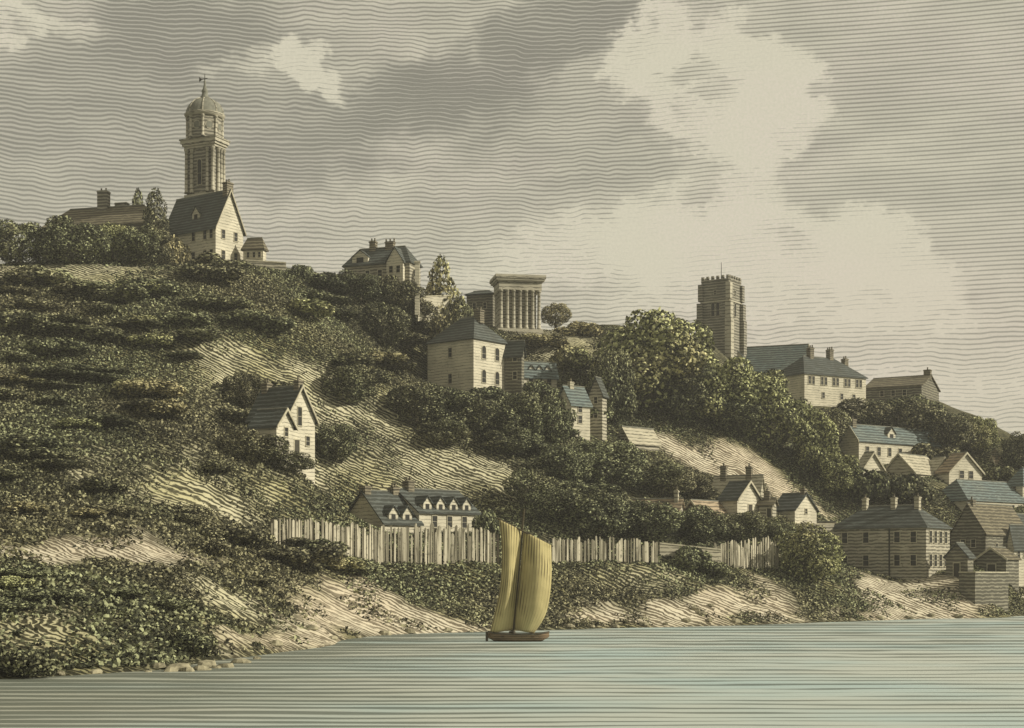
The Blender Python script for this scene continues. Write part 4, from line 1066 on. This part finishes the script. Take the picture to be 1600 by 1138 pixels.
# ------------------------------------------------------------------ light and sky
SUN = Vector((.93, -.20, .50)).normalized()
el = math.asin(SUN.z); az = math.atan2(SUN.x, SUN.y)
sl = bpy.data.lights.new('sun', 'SUN'); so = bpy.data.objects.new('sun', sl); COL.objects.link(so)
sl.energy = 5.0; sl.angle = math.radians(.5); sl.color = (1.0, .93, .78)
so.rotation_euler = (-SUN).to_track_quat('-Z', 'Y').to_euler()
w = bpy.data.worlds.new('World'); S.world = w; w.use_nodes = True; nt = NT(w.node_tree); nt.n.clear()
sky = nt.node('ShaderNodeTexSky', sky_type='NISHITA', sun_disc=False); sky.sun_elevation = el; sky.sun_rotation = az
sky.air_density = 1.0; sky.dust_density = 2.0
bg = nt.node('ShaderNodeBackground'); out = nt.node('ShaderNodeOutputWorld'); nt.l.new(bg.outputs[0], out.inputs[0])
bg.inputs['Strength'].default_value = .1
vec = nt.node('ShaderNodeTexCoord').outputs['Generated']
X, Y, Z = nt.xyz(vec)
# bearing and height above the horizon, in 1/2500 radian steps
U = nt.m('MULTIPLY', nt.m('ARCTAN2', X, Y), F)
Vv = nt.m('MULTIPLY', nt.m('DIVIDE', Z, nt.m('SQRT', nt.m('ADD', nt.m('MULTIPLY', X, X), nt.m('MULTIPLY', Y, Y)))), F)
UV = nt.comb(U, Vv)
n1 = nt.node('ShaderNodeTexNoise'); nt.inp(n1.inputs['Vector'], nt.scale(UV, (.011, .013, 1))); n1.inputs['Scale'].default_value = 1; n1.inputs['Detail'].default_value = 5; n1.inputs['Roughness'].default_value = .6
off = nt.node('ShaderNodeVectorMath', operation='SUBTRACT'); nt.inp(off.inputs[0], n1.outputs['Color']); off.inputs[1].default_value = (.5, .5, .5)
wv_ = nt.node('ShaderNodeVectorMath', operation='MULTIPLY'); nt.inp(wv_.inputs[0], off.outputs[0]); wv_.inputs[1].default_value = (230, 190, 0)
WV = nt.node('ShaderNodeVectorMath', operation='ADD'); nt.inp(WV.inputs[0], UV); nt.inp(WV.inputs[1], wv_.outputs[0])
def blob(px, py, rx, ry, rot, soft=.5, warped=True):
    mp = nt.node('ShaderNodeMapping', vector_type='TEXTURE'); nt.inp(mp.inputs['Vector'], WV.outputs[0] if warped else UV)
    mp.inputs['Location'].default_value = (px-HX, HY-py, 0); mp.inputs['Rotation'].default_value = (0, 0, math.radians(rot)); mp.inputs['Scale'].default_value = (rx, ry, 1)
    ln = nt.node('ShaderNodeVectorMath', operation='LENGTH'); nt.inp(ln.inputs[0], mp.outputs[0])
    return nt.step(ln.outputs['Value'], 1-soft, 1+soft, 1.0, 0.0)
tone = .60
tone_s = nt.m('ADD', .62, 0.0)
for b_ in [(290, 50, 130, 70, 10, -.24, .7), (250, 160, 260, 120, 15, -.17, .8), (840, 62, 310, 62, 27, -.34, .45), (620, 190, 260, 66, 18, -.22, .6), (900, 220, 170, 70, 10, -.10, .7),
           (60, 300, 220, 200, 0, -.05, .9), (1130, 150, 135, 95, 0, .42, .22), (1010, 95, 75, 50, 20, .36, .25), (1215, 195, 75, 70, 0, .34, .25), (1130, 290, 85, 90, 0, .40, .3), (1130, 385, 230, 62, -6, .32, .3), (1095, 130, 55, 42, 0, -.32, .5), (1100, 270, 50, 75, 0, -.36, .5), (1195, 235, 42, 60, 0, -.2, .5), (1240, 395, 60, 18, 0, -.2, .5),
           (930, 400, 200, 50, 8, .22, .5), (1370, 420, 110, 62, -25, .34, .3), (1230, 480, 260, 45, 0, .22, .5), (1500, 640, 330, 110, 0, .14, .6), (480, 122, 62, 30, -18, .38, .3), (400, 112, 60, 22, 0, .22, .5), (110, 78, 85, 22, -5, .26, .6), (20, 85, 60, 20, 0, .2, .6)]:
    tone_s = nt.m('ADD', tone_s, nt.m('MULTIPLY', blob(*b_[:5], soft=b_[6]), b_[5]))
fl = nt.noise(nt.scale(UV, (.006, .02, 1)), 1.0, 4.0, .55)
tone_s = nt.m('ADD', tone_s, nt.m('MULTIPLY', nt.m('SUBTRACT', fl, .5), .42))
calm = blob(1500, 200, 480, 330, 0, .35, False)      # evenly streaked sky on the right
wob = nt.m('ADD', nt.m('MULTIPLY', nt.noise(nt.scale(UV, (.012, .010, 1)), 1.0, 2.0), 3.4), nt.m('MULTIPLY', nt.noise(nt.scale(UV, (.035, .02, 1)), 1.0, 1.0), .8))
wob = nt.m('MULTIPLY', wob, nt.fmix(calm, 1.0, .04))
qq = nt.m('ADD', nt.m('DIVIDE', Vv, 6.6), wob)
th = nt.m('MULTIPLY', nt.m('SUBTRACT', 1.0, tone_s), .92)
lines = nt.line(qq, th, .22)
dash = nt.step(nt.noise(nt.scale(UV, (.05, .10, 1)), 1.0, 2.0), .36, .5)
lines = nt.m('MULTIPLY', lines, nt.fmix(nt.step(tone_s, .62, .8), 1.0, dash))
grain = nt.step(nt.noise(nt.scale(UV, (.25, .25, 1)), 1.0, 3.0), .3, .7)
hue = nt.step(nt.noise(nt.scale(UV, (.004, .006, 1)), 1.0, 2.0), .42, .62)
paper = nt.mix(hue, (7.1, 6.6, 5.0), (7.3, 6.55, 5.2)); paper = nt.mix(grain, paper, (6.6, 6.15, 4.6))
wash = nt.step(tone_s, .30, .86, .62, 0.0)
paper = nt.mix(wash, paper, (2.9, 2.75, 2.15))
paper = nt.mix(nt.m('MULTIPLY', blob(1420, 560, 420, 150, 0, .7, False), .35), paper, (7.2, 6.1, 4.9))
cloud = nt.mix(nt.m('MULTIPLY', lines, .60), paper, (1.15, 1.07, .80))
mixc = nt.mix(.94, sky.outputs[0], cloud)
nt.l.new(mixc, bg.inputs['Color'])

# ------------------------------------------------------------------ river haze
hb = MB().box(-4300, 4300, -1200, 4300, -6, 104)
hm_ = bpy.data.materials.new('river_haze'); hm_.use_nodes = True; nt = NT(hm_.node_tree); nt.n.clear()
pv = nt.node('ShaderNodeVolumePrincipled'); ho = nt.node('ShaderNodeOutputMaterial'); nt.l.new(pv.outputs[0], ho.inputs['Volume'])
pv.inputs['Color'].default_value = (.93, .93, .88, 1); pv.inputs['Density'].default_value = .00026
hz_o = hb.build('haze', hm_); tag(hz_o, 'thin pale haze over the river and the wooded hill', 'haze', kind='stuff')
